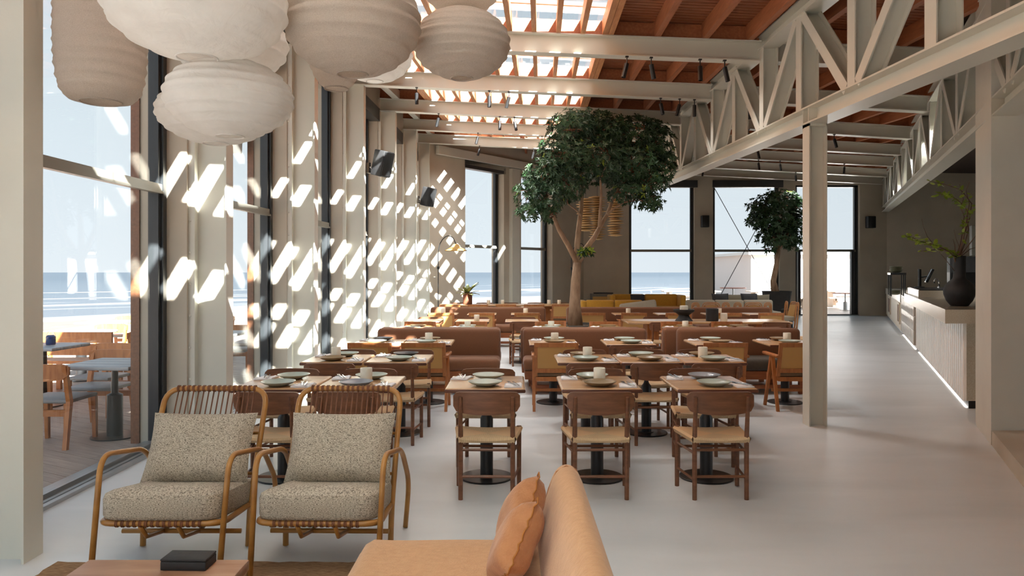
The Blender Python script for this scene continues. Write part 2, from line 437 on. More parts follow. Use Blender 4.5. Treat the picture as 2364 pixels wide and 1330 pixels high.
# sea: bands of surf that run along the shore, bluer farther out
def sea_mat():
    m = bpy.data.materials.new('sea_water'); m.use_nodes = True; t = m.node_tree; N = t.nodes; L = t.links
    p = N['Principled BSDF']; p.inputs['Roughness'].default_value = 0.55; p.inputs['Specular IOR Level'].default_value = 0.25
    co = N.new('ShaderNodeTexCoord'); mp = N.new('ShaderNodeMapping')
    mp.inputs['Rotation'].default_value = (0, 0, math.radians(-45))
    L.new(co.outputs['Object'], mp.inputs[0])
    m2 = N.new('ShaderNodeMapping'); m2.inputs['Scale'].default_value = (0.008, 0.045, 1); L.new(mp.outputs[0], m2.inputs[0])
    nz = N.new('ShaderNodeTexNoise'); nz.inputs['Scale'].default_value = 1.0; nz.inputs['Detail'].default_value = 6; nz.inputs['Distortion'].default_value = 0.5
    L.new(m2.outputs[0], nz.inputs[0])
    sx = N.new('ShaderNodeSeparateXYZ'); L.new(mp.outputs[0], sx.inputs[0])
    mr = N.new('ShaderNodeMapRange'); mr.inputs[1].default_value = 112; mr.inputs[2].default_value = 420; mr.inputs[3].default_value = 0.47; mr.inputs[4].default_value = 0.78
    L.new(sx.outputs['Y'], mr.inputs[0])
    su = N.new('ShaderNodeMath'); su.operation = 'SUBTRACT'; L.new(nz.outputs[0], su.inputs[0]); L.new(mr.outputs[0], su.inputs[1])
    ss = N.new('ShaderNodeMapRange'); ss.inputs[1].default_value = 0.0; ss.inputs[2].default_value = 0.05
    L.new(su.outputs[0], ss.inputs[0])
    deep = N.new('ShaderNodeMapRange'); deep.inputs[1].default_value = 112; deep.inputs[2].default_value = 700
    L.new(sx.outputs['Y'], deep.inputs[0])
    r = N.new('ShaderNodeValToRGB'); r.color_ramp.elements[0].color = lin(58, 63, 69); r.color_ramp.elements[1].color = lin(42, 50, 58)
    e = r.color_ramp.elements.new(0.25); e.color = lin(50, 57, 64)
    L.new(deep.outputs[0], r.inputs[0])
    mx = N.new('ShaderNodeMixRGB'); L.new(ss.outputs[0], mx.inputs[0]); L.new(r.outputs[0], mx.inputs[1]); mx.inputs[2].default_value = lin(92, 94, 96)
    L.new(mx.outputs[0], p.inputs['Base Color'])
    MATS['sea_water'] = m
sea_mat()
# ================================================================== the setting
COLS = [(-2.66, 1.2), (-2.70, 4.07), (-2.708, 6.98), (-2.60, 9.70), (-2.496, 12.40), (-2.393, 15.10), (-2.314, 17.80), (-2.30, 20.50)]
FAC0 = (-2.30, 20.62)
FAC1 = (2.62, 27.0)
CORNER = (13.74, 27.0)
BARW = (17.5, 25.3)
X1 = lambda d: 2.79+0.04*d                       # left face of the near truss
X2 = lambda d: 1.40+0.451*d                      # left face of the bar truss
ZL = lambda d: 4.62+0.055*(d-9.7)                # undersides of the cross beams
ZT1 = lambda d: 4.30+0.050*(d-9.35)
ZT2 = lambda d: 4.25+0.035*(d-12.1)
def zb(x, d):
    x1 = X1(d); x2 = max(X2(d), x1+0.3)
    if x <= x1: return ZL(d)+(ZT1(d)-ZL(d))*(x+2.6)/(x1+2.6)
    z2 = ZT1(d)+(ZT2(d)-ZT1(d))*min(1, (x-x1)/(x2-x1))
    if x <= x2: return z2
    return z2-0.05*(x-x2)
BEAM_H = 0.26; RAFT_H = 0.20
def zroof(x, d): return zb(x, d)+BEAM_H+RAFT_H
def ztop(x, y): return zroof(x, y)+0.06

# floor
fl = MB(); fl.prism([(-3.32, -2.8), (9.3, -2.8), (9.3, 7.0), (17.6, 25.3), (13.8, 27.1), (2.5, 27.1), (-2.95, 20.5), (-3.05, 15.1), (-3.32, 7.0)], -0.2, 0.0)
tag(fl.build('floor', 'cement_floor'), 'pale grey-beige polished cement floor of the dining hall', kind='structure')

def wall(name, P, Q, o0, o1, openings, mat='plaster', label=None, z0=0.0, top=ztop):
    """wall from P to Q; local x along it, local y outward; openings (s0,s1,z0,z1)"""
    P = Vector((P[0], P[1], 0)); Q = Vector((Q[0], Q[1], 0)); Ln = (Q-P).length; a = math.atan2(Q.y-P.y, Q.x-P.x)
    M = Matrix.Translation(P) @ Matrix.Rotation(a, 4, 'Z')
    mb = MB()
    def zt(s):
        p = M @ Vector((s, 0, 0)); return top(p.x, p.y) if callable(top) else top
    def piece(s0, s1, za, zbb):
        if s1-s0 < 1e-4: return
        n = max(1, int((s1-s0)/1.2)) if zbb is None else 1
        for i in range(n):
            a0 = s0+(s1-s0)*i/n; a1 = s0+(s1-s0)*(i+1)/n
            za0, za1 = (zt(a0), zt(a1)) if zbb is None else (zbb, zbb)
            mb.hexa([(a0,o0,za),(a1,o0,za),(a1,o1,za),(a0,o1,za),(a0,o0,za0),(a1,o0,za1),(a1,o1,za1),(a0,o1,za0)])
    cur = 0.0
    for (s0, s1, oz0, oz1) in sorted(openings):
        piece(cur, s0, z0, None)
        if oz0 > z0+1e-4: piece(s0, s1, z0, oz0)
        piece(s0, s1, oz1, None)
        cur = s1
    piece(cur, Ln, z0, None)
    o = mb.build(name, mat, loc=P, rz=a)
    tag(o, label, kind='structure')
    return o, P, a, Ln

HEAD = 4.80; TRANS = 2.40
WN = [0]
def window(P, a, s0, s1, og, label, top=HEAD, blind=True, doors=False, sill=True, far=False):
    """full-height glazing: dark frame, transom bar, two panes, sill track"""
    WN[0] += 1
    w = thing('window_%d' % WN[0], label, None, P, a, kind='structure')
    ft = 0.07
    j = MB()
    for s in (s0, s1-ft): j.box((s, og-0.07, 0.0), (s+ft, og+0.07, top))
    j.box((s0, og-0.07, top-ft), (s1, og+0.07, top))
    j.build('window_frame', 'frame_dark', w)
    # stepped aluminium profiles beside the jambs
    j = MB()
    for s, d_ in ((s0+ft, 1), (s1-ft, -1)):
        j.box((min(s, s+d_*0.045), og-0.045, 0.02), (max(s, s+d_*0.045), og+0.05, top-ft))
    j.build('jamb_profile', 'frame_dark', w)
    t = MB(); t.box((s0+ft, og-0.06, TRANS-0.03), (s1-ft, og+0.06, TRANS+0.035)); t.box((s0+ft, og-0.075, TRANS-0.055), (s1-ft, og-0.02, TRANS-0.03))
    t.build('transom', 'frame_grey', w)
    if sill:
        t = MB()
        t.box((s0, og-0.16, 0.0), (s1, og+0.16, 0.012)); t.box((s0, og-0.16, 0.012), (s1, og-0.12, 0.03)); t.box((s0, og-0.09, 0.012), (s1, og-0.06, 0.025))
        t.box((s0, og-0.03, 0.012), (s1, og+0.05, 0.05)); t.box((s0, og+0.1, 0.012), (s1, og+0.14, 0.02))
        t.build('sill_track', 'sill_metal', w)
    for (za, zc) in ((0.05, TRANS-0.03), (TRANS+0.035, top-ft)):
        g = MB(); g.box((s0+ft, og-0.006, za), (s1-ft, og+0.006, zc)); g.build('pane', 'glass', w)
    if blind:
        b = MB(); b.box((s0-0.02, og-0.30, top-0.10), (s1+0.10, og-0.10, top+0.16)); b.build('blind_box', 'frame_dark', w)
    if doors:
        b = MB()
        for s in (s0+0.14, s1-0.24): b.box((s, og-0.09, 0.0), (s+0.10, og+0.06, TRANS))
        b.box((s0, og-0.09, 0.0), (s1, og+0.06, 0.05))
        b.build('door_stile', 'frame_dark', w)
    return w

# left wall: piers between tall windows
LW = thing('wall_left', 'plaster piers and lintels of the window wall facing the terrace', None, (0, 0, 0), kind='structure')
for k in range(len(COLS)-1):
    P = COLS[k]; Q = COLS[k+1]
    Ln = math.hypot(Q[0]-P[0], Q[1]-P[1])
    o, Pv, a, Ln = wall('wall_bay', P, Q, 0.36, 0.80, [(0.30, Ln-0.03, 0.0, HEAD)])
    del o['kind']; o.parent = LW
    window(Pv, a, 0.30, Ln-0.03, 0.62, 'tall terrace window between steel columns, bay %d along the left wall' % (k+1))
    # exterior timber cladding of the pier, seen through the glass
    c = MB(); c.box((Ln-0.05, 0.80, 0), (Ln+0.30, 0.88, 5.4)); c.build('pier_cladding', 'dark_wood', LW, loc=Pv, rz=a)
for o in list(LW.children):
    pass
# steel H columns in front of the piers
for k, (x, d) in enumerate(COLS):
    rel = ['behind the hanging lanterns', 'beside the bamboo armchairs', 'by the first set table', 'by the second row of tables', 'carrying the near wall speaker', 'behind the near banquette', 'carrying the far wall speaker', 'at the corner by the arc lamp'][k]
    c = thing('steel_column', 'greige steel H column on the window wall, %s' % rel, 'column', (x, d, 0), group='steel columns along the window wall')
    zt = zb(x, d+0.08)
    f = MB(); f.box((-0.015, 0.0, 0), (0, 0.17, zt)); f.box((-0.315, 0.0, 0), (-0.30, 0.17, zt)); f.build('flange', 'steel', c)
    f = MB(); f.box((-0.30, 0.075, 0), (-0.015, 0.088, zt)); f.build('web', 'steel', c)
    f = MB(); f.box((-0.36, 0.0, 0), (-0.315, 0.09, zt))
    f.build('edge_plate', 'steel', c)
    f = MB()
    for i in range(int(zt/0.30)):
        f.lathe([(0.011, 0), (0.011, 0.006), (0.004, 0.01)], 8)
        f.v[-24:] = [(-0.345+px, -0.001-pz, 0.3+i*0.30+py) for (px, py, pz) in f.v[-24:]]
    f.build('bolt', 'steel', c)

# facet wall at the far left and the far end wall
o, Pv, a, Ln = wall('wall_far_left', FAC0, FAC1, 0.0, 0.5, [(1.50, 3.35, 0.0, HEAD), (4.25, 6.05, 0.0, HEAD)], label='taupe plaster wall across the far left corner, dappled with sun')
window(Pv, a, 1.50, 3.35, 0.30, 'tall sea window beside the arc floor lamp', far=True)
window(Pv, a, 4.25, 6.05, 0.30, 'tall sea window behind the big tree', far=True)
f = MB(); f.box((3.62, -0.13, 0), (4.02, 0.0, 4.9)); o = f.build('trim_1', 'steel', loc=Pv, rz=a); tag(o, 'steel column between the two corner sea windows', kind='structure')
o, Pv, a, Ln = wall('wall_far', FAC1, CORNER, 0.0, 0.55, [(4.29-2.62, 6.69-2.62, 0, HEAD), (7.37-2.62, 9.82-2.62, 0, HEAD), (10.40-2.62, 12.75-2.62, 0, HEAD)], label='taupe plaster end wall with three tall windows')
window(Pv, a, 4.29-2.62, 6.69-2.62, 0.22, 'tall end window above the mustard sofa', far=True)
w8 = window(Pv, a, 7.37-2.62, 9.82-2.62, 0.22, 'tall end window crossed by steel bracing rods', far=True)
window(Pv, a, 10.40-2.62, 12.75-2.62, 0.22, 'glazed end doors beneath a tall window, beside the bar', far=True, doors=True, blind=False)
r = MB()
r.tube([(7.40-2.62, 0.0, 4.72), (9.80-2.62, 0.0, 0.42)], 0.013, 6); r.tube([(7.48-2.62, 0.03, 0.42), (9.80-2.62, 0.03, 4.72)], 0.013, 6)
r.build('brace_rod', 'black_metal', w8)
o, *_ = wall('wall_bar_back', CORNER, BARW, 0.0, 0.4, [], label='bare taupe plaster wall behind the bar')
o, *_ = wall('wall_bar_side', BARW, (9.3, 7.2), 0.0, 0.4, [], label='plaster wall on the far side of the bar')
# plaster pier beside the bar and the wall that runs off from it
pr = MB(); pr.prism([(4.47, 6.87), (9.3, 6.80), (9.3, 7.8), (4.91, 7.8)], 0, lambda x, y: zroof(x, y)-0.02)
tag(pr.build('wall_pier', 'plaster_light'), 'pale plaster pier beside the near end of the bar', kind='structure')
st = MB(); st.prism([(4.47, 6.86), (2.6, 2.9), (9.3, 2.9), (9.3, 6.79)], 0, 0.14)
tag(st.build('trim_2', 'plaster'), 'low plaster plinth at the foot of the pier', kind='structure')
# right and rear walls of the lounge end with unseen windows added for daylight
o, Pv, a, Ln = wall('wall_right', (9.3, 6.8), (9.3, -2.6), 0.0, 0.4, [(0.3, 5.0, 0.2, 3.8)], label='right wall of the lounge end')
window(Pv, a, 0.3, 5.0, 0.2, 'unseen side window added to light the lounge end', top=3.8, blind=False, sill=False, far=True)
RW = -2.6
o, Pv, a, Ln = wall('wall_rear', (9.3, RW), (-3.4, RW), 0.0, 0.4, [(8.95, 12.45, 0.0, 2.8)], label='rear wall of the lounge with an added window')
for (s0, s1) in ((8.95, 12.45),): window(Pv, a, s0, s1, 0.2, 'unseen rear window added to light the lounge', top=2.8, blind=False, sill=False, far=True)
o, *_ = wall('wall_left_rear', (-2.66, RW), (-2.66, 1.2), 0.36, 0.80, [(0.5, 3.5, 0, 4.3)], label='window wall behind the viewer')

# ------------------------------------------------------------------ roof
CE = thing('ceiling', 'timber roof of rafters and slats with a long glazed skylight', None, (0, 0, 0), kind='structure')
SK_L, SK_R = -2.30, 0.85                          # skylight edges at d = 0; they follow the axis drift
ax = lambda x0, d: x0+0.04*d
DS = [-3.15+1.15*i for i in range(30)]
DS = [d for d in DS if d < 27.6]+[27.6]
def strip(mb, xl, xr, d0, d1, dz, th=0.03):
    vs = []
    for z_ in (dz, dz+th):
        for (xx, dd) in ((xl(d0), d0), (xr(d0), d0), (xr(d1), d1), (xl(d1), d1)):
            vs.append((xx, dd, zroof(xx, dd)+z_))
    mb.hexa(vs)
SK_END = 20.2; SK_START = -1.6; SHADE_END = 2.5  # glass over the lounge is unseen, added for soft top light
bd = MB()
for i in range(len(DS)-1):
    d0, d1 = DS[i], DS[i+1]
    cuts = [d0]+[c for c in (SK_START, SK_END) if d0 < c < d1]+[d1]
    for q in range(len(cuts)-1):
        a0, a1 = cuts[q], cuts[q+1]
        lw = lambda d: -3.65+0.03*max(0, d-5)
        if a1 <= SK_END+1e-6 and a0 > SK_START-1e-6:
            strip(bd, lw, lambda d: ax(SK_L, d), a0, a1, 0.035)
            strip(bd, lambda d: ax(SK_R, d), X1, a0, a1, 0.035)
        else:
            strip(bd, lw, X1, a0, a1, 0.035)
        strip(bd, X1, lambda d: max(X2(d), X1(d)+0.3), a0, a1, 0.035)
        strip(bd, lambda d: max(X2(d), X1(d)+0.3), lambda d: max(X2(d), X1(d)+0.3)+9, a0, a1, 0.035)
o = bd.build('roof_board', 'roof_dark', CE)
# slats under the boards, running across
sl = MB(); d = 1.5
while d < 26.9:
    segs = []
    if d < SK_END: segs = [(-3.4+0.03*max(0, d-5), ax(SK_L, d)-0.02, 2), (ax(SK_R, d)+0.02, X1(d), 2)]
    else: segs = [(-3.0, X1(d), 3)]
    segs.append((X1(d), X2(d) if X2(d) > X1(d) else X1(d)+0.1, 3))
    for (xa, xb, n) in segs:
        for i in range(n):
            p, q = xa+(xb-xa)*i/n, xa+(xb-xa)*(i+1)/n
            vs = []
            for z_ in (0.0, 0.02):
                for (xx, dd) in ((p, d), (q, d), (q, d+0.085), (p, d+0.085)): vs.append((xx, dd, zroof(xx, dd)+z_))
            sl.hexa(vs)
    d += 0.105
o = sl.build('slat_ceiling', 'slat_wood', CE); o['kind'] = 'stuff'
# rafters along the axis
def rafter(x0, wd, mat, d0, d1, name='rafter', xmax=None):
    n = max(2, int((d1-d0)/2.5)); pts = []
    for i in range(n+1):
        d = d0+(d1-d0)*i/n; x = ax(x0, d); pts.append((x, d, zroof(x, d)-RAFT_H))
    m = MB(); m.sweep(pts, [(-wd/2, 0), (wd/2, 0), (wd/2, RAFT_H), (-wd/2, RAFT_H)])
    return m.build(name, mat, CE)
NR = 10; step = (SK_R-SK_L)/NR
for i in range(1, NR): rafter(SK_L+step*i, 0.062, 'sky_wood', SK_START, SK_END)
for x0 in (SK_L-0.045, SK_L+0.03, SK_R-0.03, SK_R+0.045): rafter(x0, 0.07, 'sky_wood', SK_START, SK_END, 'trimmer')
for x0 in (1.49, 2.10, 2.66): rafter(x0, 0.08, 'roof_wood', 1.0, 26.8)
rafter(-3.0, 0.09, 'roof_wood', 1.0, 20.4, 'trimmer')
x0 = 3.3
while x0 < 12.4:
    ds = (x0-1.40)/(0.451-0.04)
    rafter(x0, 0.08, 'roof_wood', max(1.5, ds-0.2), 26.8); x0 += 0.62
for x0 in (SK_L+0.9, SK_L+1.8, SK_L+2.7): rafter(x0, 0.07, 'roof_wood', 20.3, 26.5)
# edge channel above the window wall
for k in range(len(COLS)-1):
    (xa, da), (xb, db) = COLS[k], COLS[k+1]
    m = MB(); m.sweep([(xa+0.02, da+0.1, zroof(xa, da)-RAFT_H), (xb+0.02, db+0.1, zroof(xb, db)-RAFT_H)], [(-0.07, 0), (0.07, 0), (0.07, 0.17), (-0.07, 0.17)])
    m.build('edge_channel', 'steel', CE)
m = MB(); dx_, dy_ = 0.775, 0.632
pts = [(FAC0[0]+dx_*0.10+0.61*t, FAC0[1]-dy_*0.10+0.79*t, 4.93) for t in (0.2, 7.6)]
m.sweep(pts, [(-0.06, 0), (0.06, 0), (0.06, 0.24), (-0.06, 0.24)]); m.build('edge_channel', 'steel', CE)
# skylight: white kerbs, glazing bars, panes
kb = MB()
for xs in (SK_L-0.01, SK_R+0.01):
    pts = [(ax(xs, d), d, zroof(ax(xs, d), d)) for d in (SK_START, 4, 8, 14, SK_END)]
    kb.sweep(pts, [(-0.03, 0), (0.03, 0), (0.03, 0.10), (-0.03, 0.10)])
kb.build('skylight_kerb', 'white_paint', CE)
d = SK_START
while d < SK_END-0.3:
    d2 = min(d+1.35, SK_END)
    g = MB()
    vs = []
    for z_ in (0.095, 0.103):
        for (xx, dd) in ((ax(SK_L, d), d), (ax(SK_R, d), d), (ax(SK_R, d2), d2), (ax(SK_L, d2), d2)): vs.append((xx, dd, zroof(xx, dd)+z_))
    g.hexa(vs); g.build('skylight_pane', 'roof_glass', CE)
    b = MB(); b.sweep([(ax(SK_L, d), d, zroof(ax(SK_L, d), d)+0.06), (ax(SK_R, d), d, zroof(ax(SK_R, d), d)+0.06)], [(-0.025, 0), (0.025, 0), (0.025, 0.05), (-0.025, 0.05)])
    b.build('glazing_bar', 'white_paint', CE)
    d = d2
# unseen cloth added over the lounge glass to diffuse sun; white louvres farther on
for (a0, a1) in ((SK_START-0.8, 0.46), (0.46, SHADE_END)):
    b = MB(); vs = []
    for z_ in (0.24, 0.246):
        for (xx, dd) in ((ax(SK_L, a0)-0.3, a0), (ax(SK_R, a0)+0.3, a0), (ax(SK_R, a1)+0.3, a1), (ax(SK_L, a1)-0.3, a1)): vs.append((xx, dd, zroof(xx, dd)+z_))
    b.hexa(vs); b.build('added_sun_diffuser', 'shade_cloth', CE)
d = 2.47
while d < SK_END-0.3:
    xa, xb = ax(SK_L, d)-0.1, ax(SK_R, d)+0.1
    b = MB(); b.sweep([(xa, d+0.2, zroof(xa, d)+0.24), (xb, d+0.2, zroof(xb, d)+0.24)], [(-0.165, 0), (0.165, 0), (0.165, 0.02), (-0.165, 0.02)])
    b.build('sun_louvre', 'shade_cloth', CE)
    d += 0.90
# ------------------------------------------------------------------ cross beams
BEAMS = []
def ibeam(mb, p, q, wd, h, tf=0.014, tw=0.010):
    mb.sweep([p, q], [(-wd/2, 0), (wd/2, 0), (wd/2, tf), (-wd/2, tf)])
    mb.sweep([p, q], [(-wd/2, h-tf), (wd/2, h-tf), (wd/2, h), (-wd/2, h)])
    mb.sweep([p, q], [(-tw/2, tf), (tw/2, tf), (tw/2, h-tf), (-tw/2, h-tf)])
nm = ['first', 'second', 'third', 'fourth', 'fifth', 'sixth', 'seventh', 'eighth']
for k, (x, dl) in enumerate(COLS):
    dr = dl-0.33 if k else dl-0.2
    p = Vector((x-0.33, dl+0.08, zb(x-0.33, dl))); q = Vector((X1(dr), dr+0.08, zb(X1(dr), dr)))
    m = MB(); ibeam(m, p, q, 0.17, BEAM_H)
    o = thing('roof_beam', '', 'beam', tuple(p), group='cross beams under the skylight')
    o['label'] = 'greige steel I-beam under the skylight, %s from the hanging lanterns' % nm[k]
    m.M = Matrix.Identity(4); m.v = [tuple(Vector(v)-p) for v in m.v]
    m.build('beam', 'steel', o)
    b = MB(); s0 = Vector((p.x, p.y+0.0, p.z+BEAM_H+0.005)); s1 = Vector((q.x, q.y+0.0, q.z+BEAM_H+0.005))
    b.sweep([tuple(s0-p), tuple(s1-p)], [(-0.02, 0), (0.02, 0), (0.02, RAFT_H-0.01), (-0.02, RAFT_H-0.01)])
    b.build('blocking_board', 'roof_wood', o)
    BEAMS.append((p, q))
WB = []
for k, (da, db) in enumerate(((9.35, 9.2), (12.07, 12.1), (14.8, 15.2), (17.5, 17.9), (20.2, 20.4), (22.9, 23.6), (25.7, 26.4))):
    p = Vector((X1(da)+0.18, da+0.08, zb(X1(da)+0.18, da))); q = Vector((X2(db), db+0.08, zb(X2(db), db)))
    o = thing('roof_beam', 'greige steel I-beam between the trusses, %s from the lounge' % nm[k], 'beam', tuple(p), group='cross beams between the trusses')
    m = MB(); ibeam(m, (0, 0, 0), tuple(q-p), 0.17, BEAM_H); m.build('beam', 'steel', o)
    b = MB(); b.sweep([(0, 0, BEAM_H+.005), tuple(q-p+Vector((0, 0, BEAM_H+.005)))], [(-0.02, 0), (0.02, 0), (0.02, RAFT_H-0.01), (-0.02, RAFT_H-0.01)])
    b.build('blocking_board', 'roof_wood', o)
    WB.append((p, q))

# ------------------------------------------------------------------ trusses
def hsec(mb, p, q, fw, dp, across, t=0.012):
    """H section from p to q: flanges face 'across', web plane faces along the truss"""
    P = Vector(p); Q = Vector(q); t_ = (Q-P).normalized(); A = Vector(across).normalized()
    S = t_.cross(A).normalized()
    def bx(a0, a1, s0, s1):
        vs = []
        for e in (P, Q):
            for (aa, ss) in ((a0, s0), (a1, s0), (a1, s1), (a0, s1)): vs.append(tuple(e+A*aa+S*ss))
        mb.hexa(vs)
    bx(0, t, -fw/2, fw/2); bx(dp-t, dp, -fw/2, fw/2); bx(t, dp-t, -t*0.4, t*0.4)
def truss(name, label, xf, zc, zt, nodes, dirv, dp=0.19, ch=0.18, dstart=None, dend=None):
    ac = Vector((dirv[1], -dirv[0], 0)).normalized()
    o = thing(name, label, 'truss', (xf(dstart), dstart, zc(dstart)))
    B = Vector(o.location)
    def W(d, z): return Vector((xf(d), d, z))-B
    m = MB(); n = 8
    def chord(nm_, zfun, h):
        m = MB()
        pts = [Vector((xf(dstart+(dend-dstart)*i/n), dstart+(dend-dstart)*i/n, zfun(dstart+(dend-dstart)*i/n)))-B+ac*dp/2 for i in range(n+1)]
        tf = 0.016
        m.sweep(pts, [(-dp/2-0.02, 0), (dp/2+0.02, 0), (dp/2+0.02, tf), (-dp/2-0.02, tf)])
        m.sweep(pts, [(-dp/2-0.02, h-tf), (dp/2+0.02, h-tf), (dp/2+0.02, h), (-dp/2-0.02, h)])
        m.sweep(pts, [(-0.006, tf), (0.006, tf), (0.006, h-tf), (-0.006, h-tf)])
        return m.build(nm_, 'steel', o)
    chord('bottom_chord', zc, ch); chord('top_chord', lambda d: zt(d)+0.15, 0.17)
    for i, d in enumerate(nodes):
        m = MB(); hsec(m, W(d, zc(d)+ch), W(d, zt(d)+0.15), 0.16, dp, ac); m.build('post', 'steel', o)
        if i+1 < len(nodes):
            d2 = nodes[i+1]
            m = MB()
            if i % 2 == 0: p, q = W(d+0.12, zc(d)+ch), W(d2-0.10, zt(d2)+0.15)
            else: p, q = W(d+0.10, zt(d)+0.15), W(d2-0.12, zc(d2)+ch)
            hsec(m, p, q, 0.12, dp*0.92, ac); m.build('diagonal', 'steel', o)
    return o, ac
n1 = [1.22+1.355*i for i in range(20)]
n1 = [d for d in n1 if d < 26.8]
ZC1 = lambda d: 3.167+0.049*(d-7.69)
t1, ac1 = truss('roof_truss', 'greige steel lattice truss carried on the free-standing column', X1, ZC1, ZT1, n1, (0.04, 1), dstart=0.6, dend=27.0)
n2 = [3.4+1.45*i for i in range(17)]; n2 = [d for d in n2 if d < 26.9]
ZC2 = lambda d: 3.09+0.036*(d-7.4)
t2, ac2 = truss('roof_truss', 'greige steel lattice truss running above the bar counter', X2, ZC2, ZT2, n2, (0.451, 1), dstart=3.0, dend=26.9)
# free-standing column under the near truss
c = thing('steel_column', 'free-standing greige steel column under the lattice truss beside the aisle', 'column', (3.10, 7.69, 0))
zt = ZC1(7.8)
m = MB(); hsec(m, (0, 0.08, 0), (0, 0.08, zt), 0.17, 0.19, (1, 0, 0)); m.build('shaft', 'steel', c)
m = MB(); m.box((0.0, -0.005, zt-0.03), (0.19, 0.17, zt)); m.build('cap_plate', 'steel', c)
for dd in (7.70, 7.86):
    m = MB(); m.box((X1(dd)-3.10-0.0, dd-7.69-0.006, ZC1(dd)+0.015), (X1(dd)-3.10+0.09, dd-7.69+0.006, ZC1(dd)+0.165)); m.build('stiffener', 'steel', c)

# ------------------------------------------------------------------ outside: deck, beach, sea
DK = thing('deck', 'weathered hardwood plank terrace outside the windows', None, (-3.45, 5.0, -0.03), math.radians(-29), kind='structure')
base = MB(); base.box((-16, -9.5, -0.16), (15, 40, -0.05)); 
bo = MB(); bo.prism([(-13, -7), (-3.40, -7), (-3.42, 7), (-3.1, 15.1), (-3.0, 20.8), (2.3, 27.6), (24, 27.6), (24, 36), (-13, 36)], -0.30, -0.09)
tag(bo.build('trim_3', 'roof_dark'), 'dark joists beneath the terrace planks', kind='structure')
R29 = Matrix.Rotation(math.radians(-29), 4, 'Z'); inv = R29.inverted(); O = Vector((-3.45, 5.0, 0))
def inside(x, y):   # left terrace only
    if not (-9.6 < x < -3.42+0.06*max(0, y-9)*0.9 and 1.5 < y < 17): return False
    return True
planks = 0
pw = 0.148
for row in range(-40, 110):
    v = row*pw
    # clip the plank centre line to the terrace
    us = []
    u = -14.0
    while u < 6:
        p = O+R29 @ Vector((u, v+pw/2, 0))
        if inside(p.x, p.y): us.append(u)
        u += 0.08
    if len(us) < 6: continue
    u0, u1 = us[0], us[-1]
    u1 += 0.25
    cut = u0+random.uniform(0.5, 2.6)
    segs = []
    a0 = u0
    while cut < u1: segs.append((a0, cut-0.004)); a0 = cut; cut += 2.9
    segs.append((a0, u1))
    for (s0, s1) in segs:
        if s1-s0 < 0.1: continue
        if planks >= 295: continue
        m = MB(); m.box((0, 0, -0.06), (s1-s0, pw-0.006, 0.0))
        o = m.build('plank', 'deck_wood', DK, loc=(s0, v, random.uniform(-0.001, 0.001)))
        planks += 1
# paving / planks far outside the end wall and at the far terrace
m = MB(); m.box((-13, -7, -0.085), (-9.62, 36, -0.035)); m.box((-9.62, 17.0, -0.085), (-3.05, 36, -0.035)); m.box((-9.6, -7, -0.085), (-3.45, 1.5, -0.035)); m.box((-3.05, 27.56, -0.085), (24, 36, -0.035))
m.add([(-3.05, 20.9, -0.035), (2.2, 27.56, -0.035), (-3.05, 27.56, -0.035)], [(0, 1, 2)])
tag(m.build('trim_4', 'deck_wood'), 'far part of the plank terrace', kind='structure')
b2 = MB(); n = 60
xs = [-150+400*i/n for i in range(n+1)]; ys = [-60+400*i/n for i in range(n+1)]
def shore(x, y): return ((y-100)-1.01*(x+58))/1.42          # > 0 is open water
def beach_z(x, y):
    t = min(1.2, max(0.0, 1+shore(x, y)/84)); return -0.45-4.55*t+0.10*math.sin(x*0.3)*math.cos(y*0.23)*min(1, t*3)
vs = [(x, y, beach_z(x, y)) for y in ys for x in xs]
fs = [(j*(n+1)+i, j*(n+1)+i+1, (j+1)*(n+1)+i+1, (j+1)*(n+1)+i) for j in range(n) for i in range(n)]
b2.add(vs, fs)
tag(b2.build('ground_beach', 'sand', smooth='all'), 'pale sandy beach sloping down from the terrace', 'beach', kind='stuff')
s = MB(); s.add([(-4500, -1500, -4.95), (4500, -1500, -4.95), (4500, 6000, -4.95), (-4500, 6000, -4.95)], [(0, 1, 2, 3)])
tag(s.build('sea', 'sea_water'), 'blue-grey sea with lines of white surf out to the horizon', 'sea', kind='stuff')
# white annex building beyond the end doors
ab = thing('annex_building', 'white rendered annex beyond the far end windows', 'building', (12.15, 38.5, -0.45))
m = MB(); m.box((0.35, 0, 0), (18, 9, 2.95)); m.build('wall', 'building_white', ab)
m = MB(); m.box((0.15, -0.25, 2.95), (18.2, 9.2, 3.10)); m.build('roof', 'white_paint', ab)
# ================================================================== dining furniture
def arc_plank(mb, w, zc, h, sag, th, y0, n=10, taper=0.012):
    """curved back plank: bows away (-y) at the middle, lower edge bellied"""
    vs = []; fs = []
    for i in range(n+1):
        u = -1+2*i/n; x = u*w/2; yy = y0-sag*(1-u*u)
        zb_ = zc-h/2+taper*u*u*2; zt_ = zc+h/2-0.006*u*u
        e = 0.062*max(0.0, (abs(u)-.84)/.16)**2.4
        for (dy, z) in ((-th/2, zb_+e*.6), (th/2, zb_+e*.6), (th/2, zt_-e*.4), (-th/2, zt_-e*.4)): vs.append((x, yy+dy, z))
    for i in range(n):
        for k in range(4):
            j = (k+1) % 4; fs.append((i*4+k, (i+1)*4+k, (i+1)*4+j, i*4+j))
    fs.append((0, 1, 2, 3)); fs.append((n*4+3, n*4+2, n*4+1, n*4))
    mb.add(vs, fs)

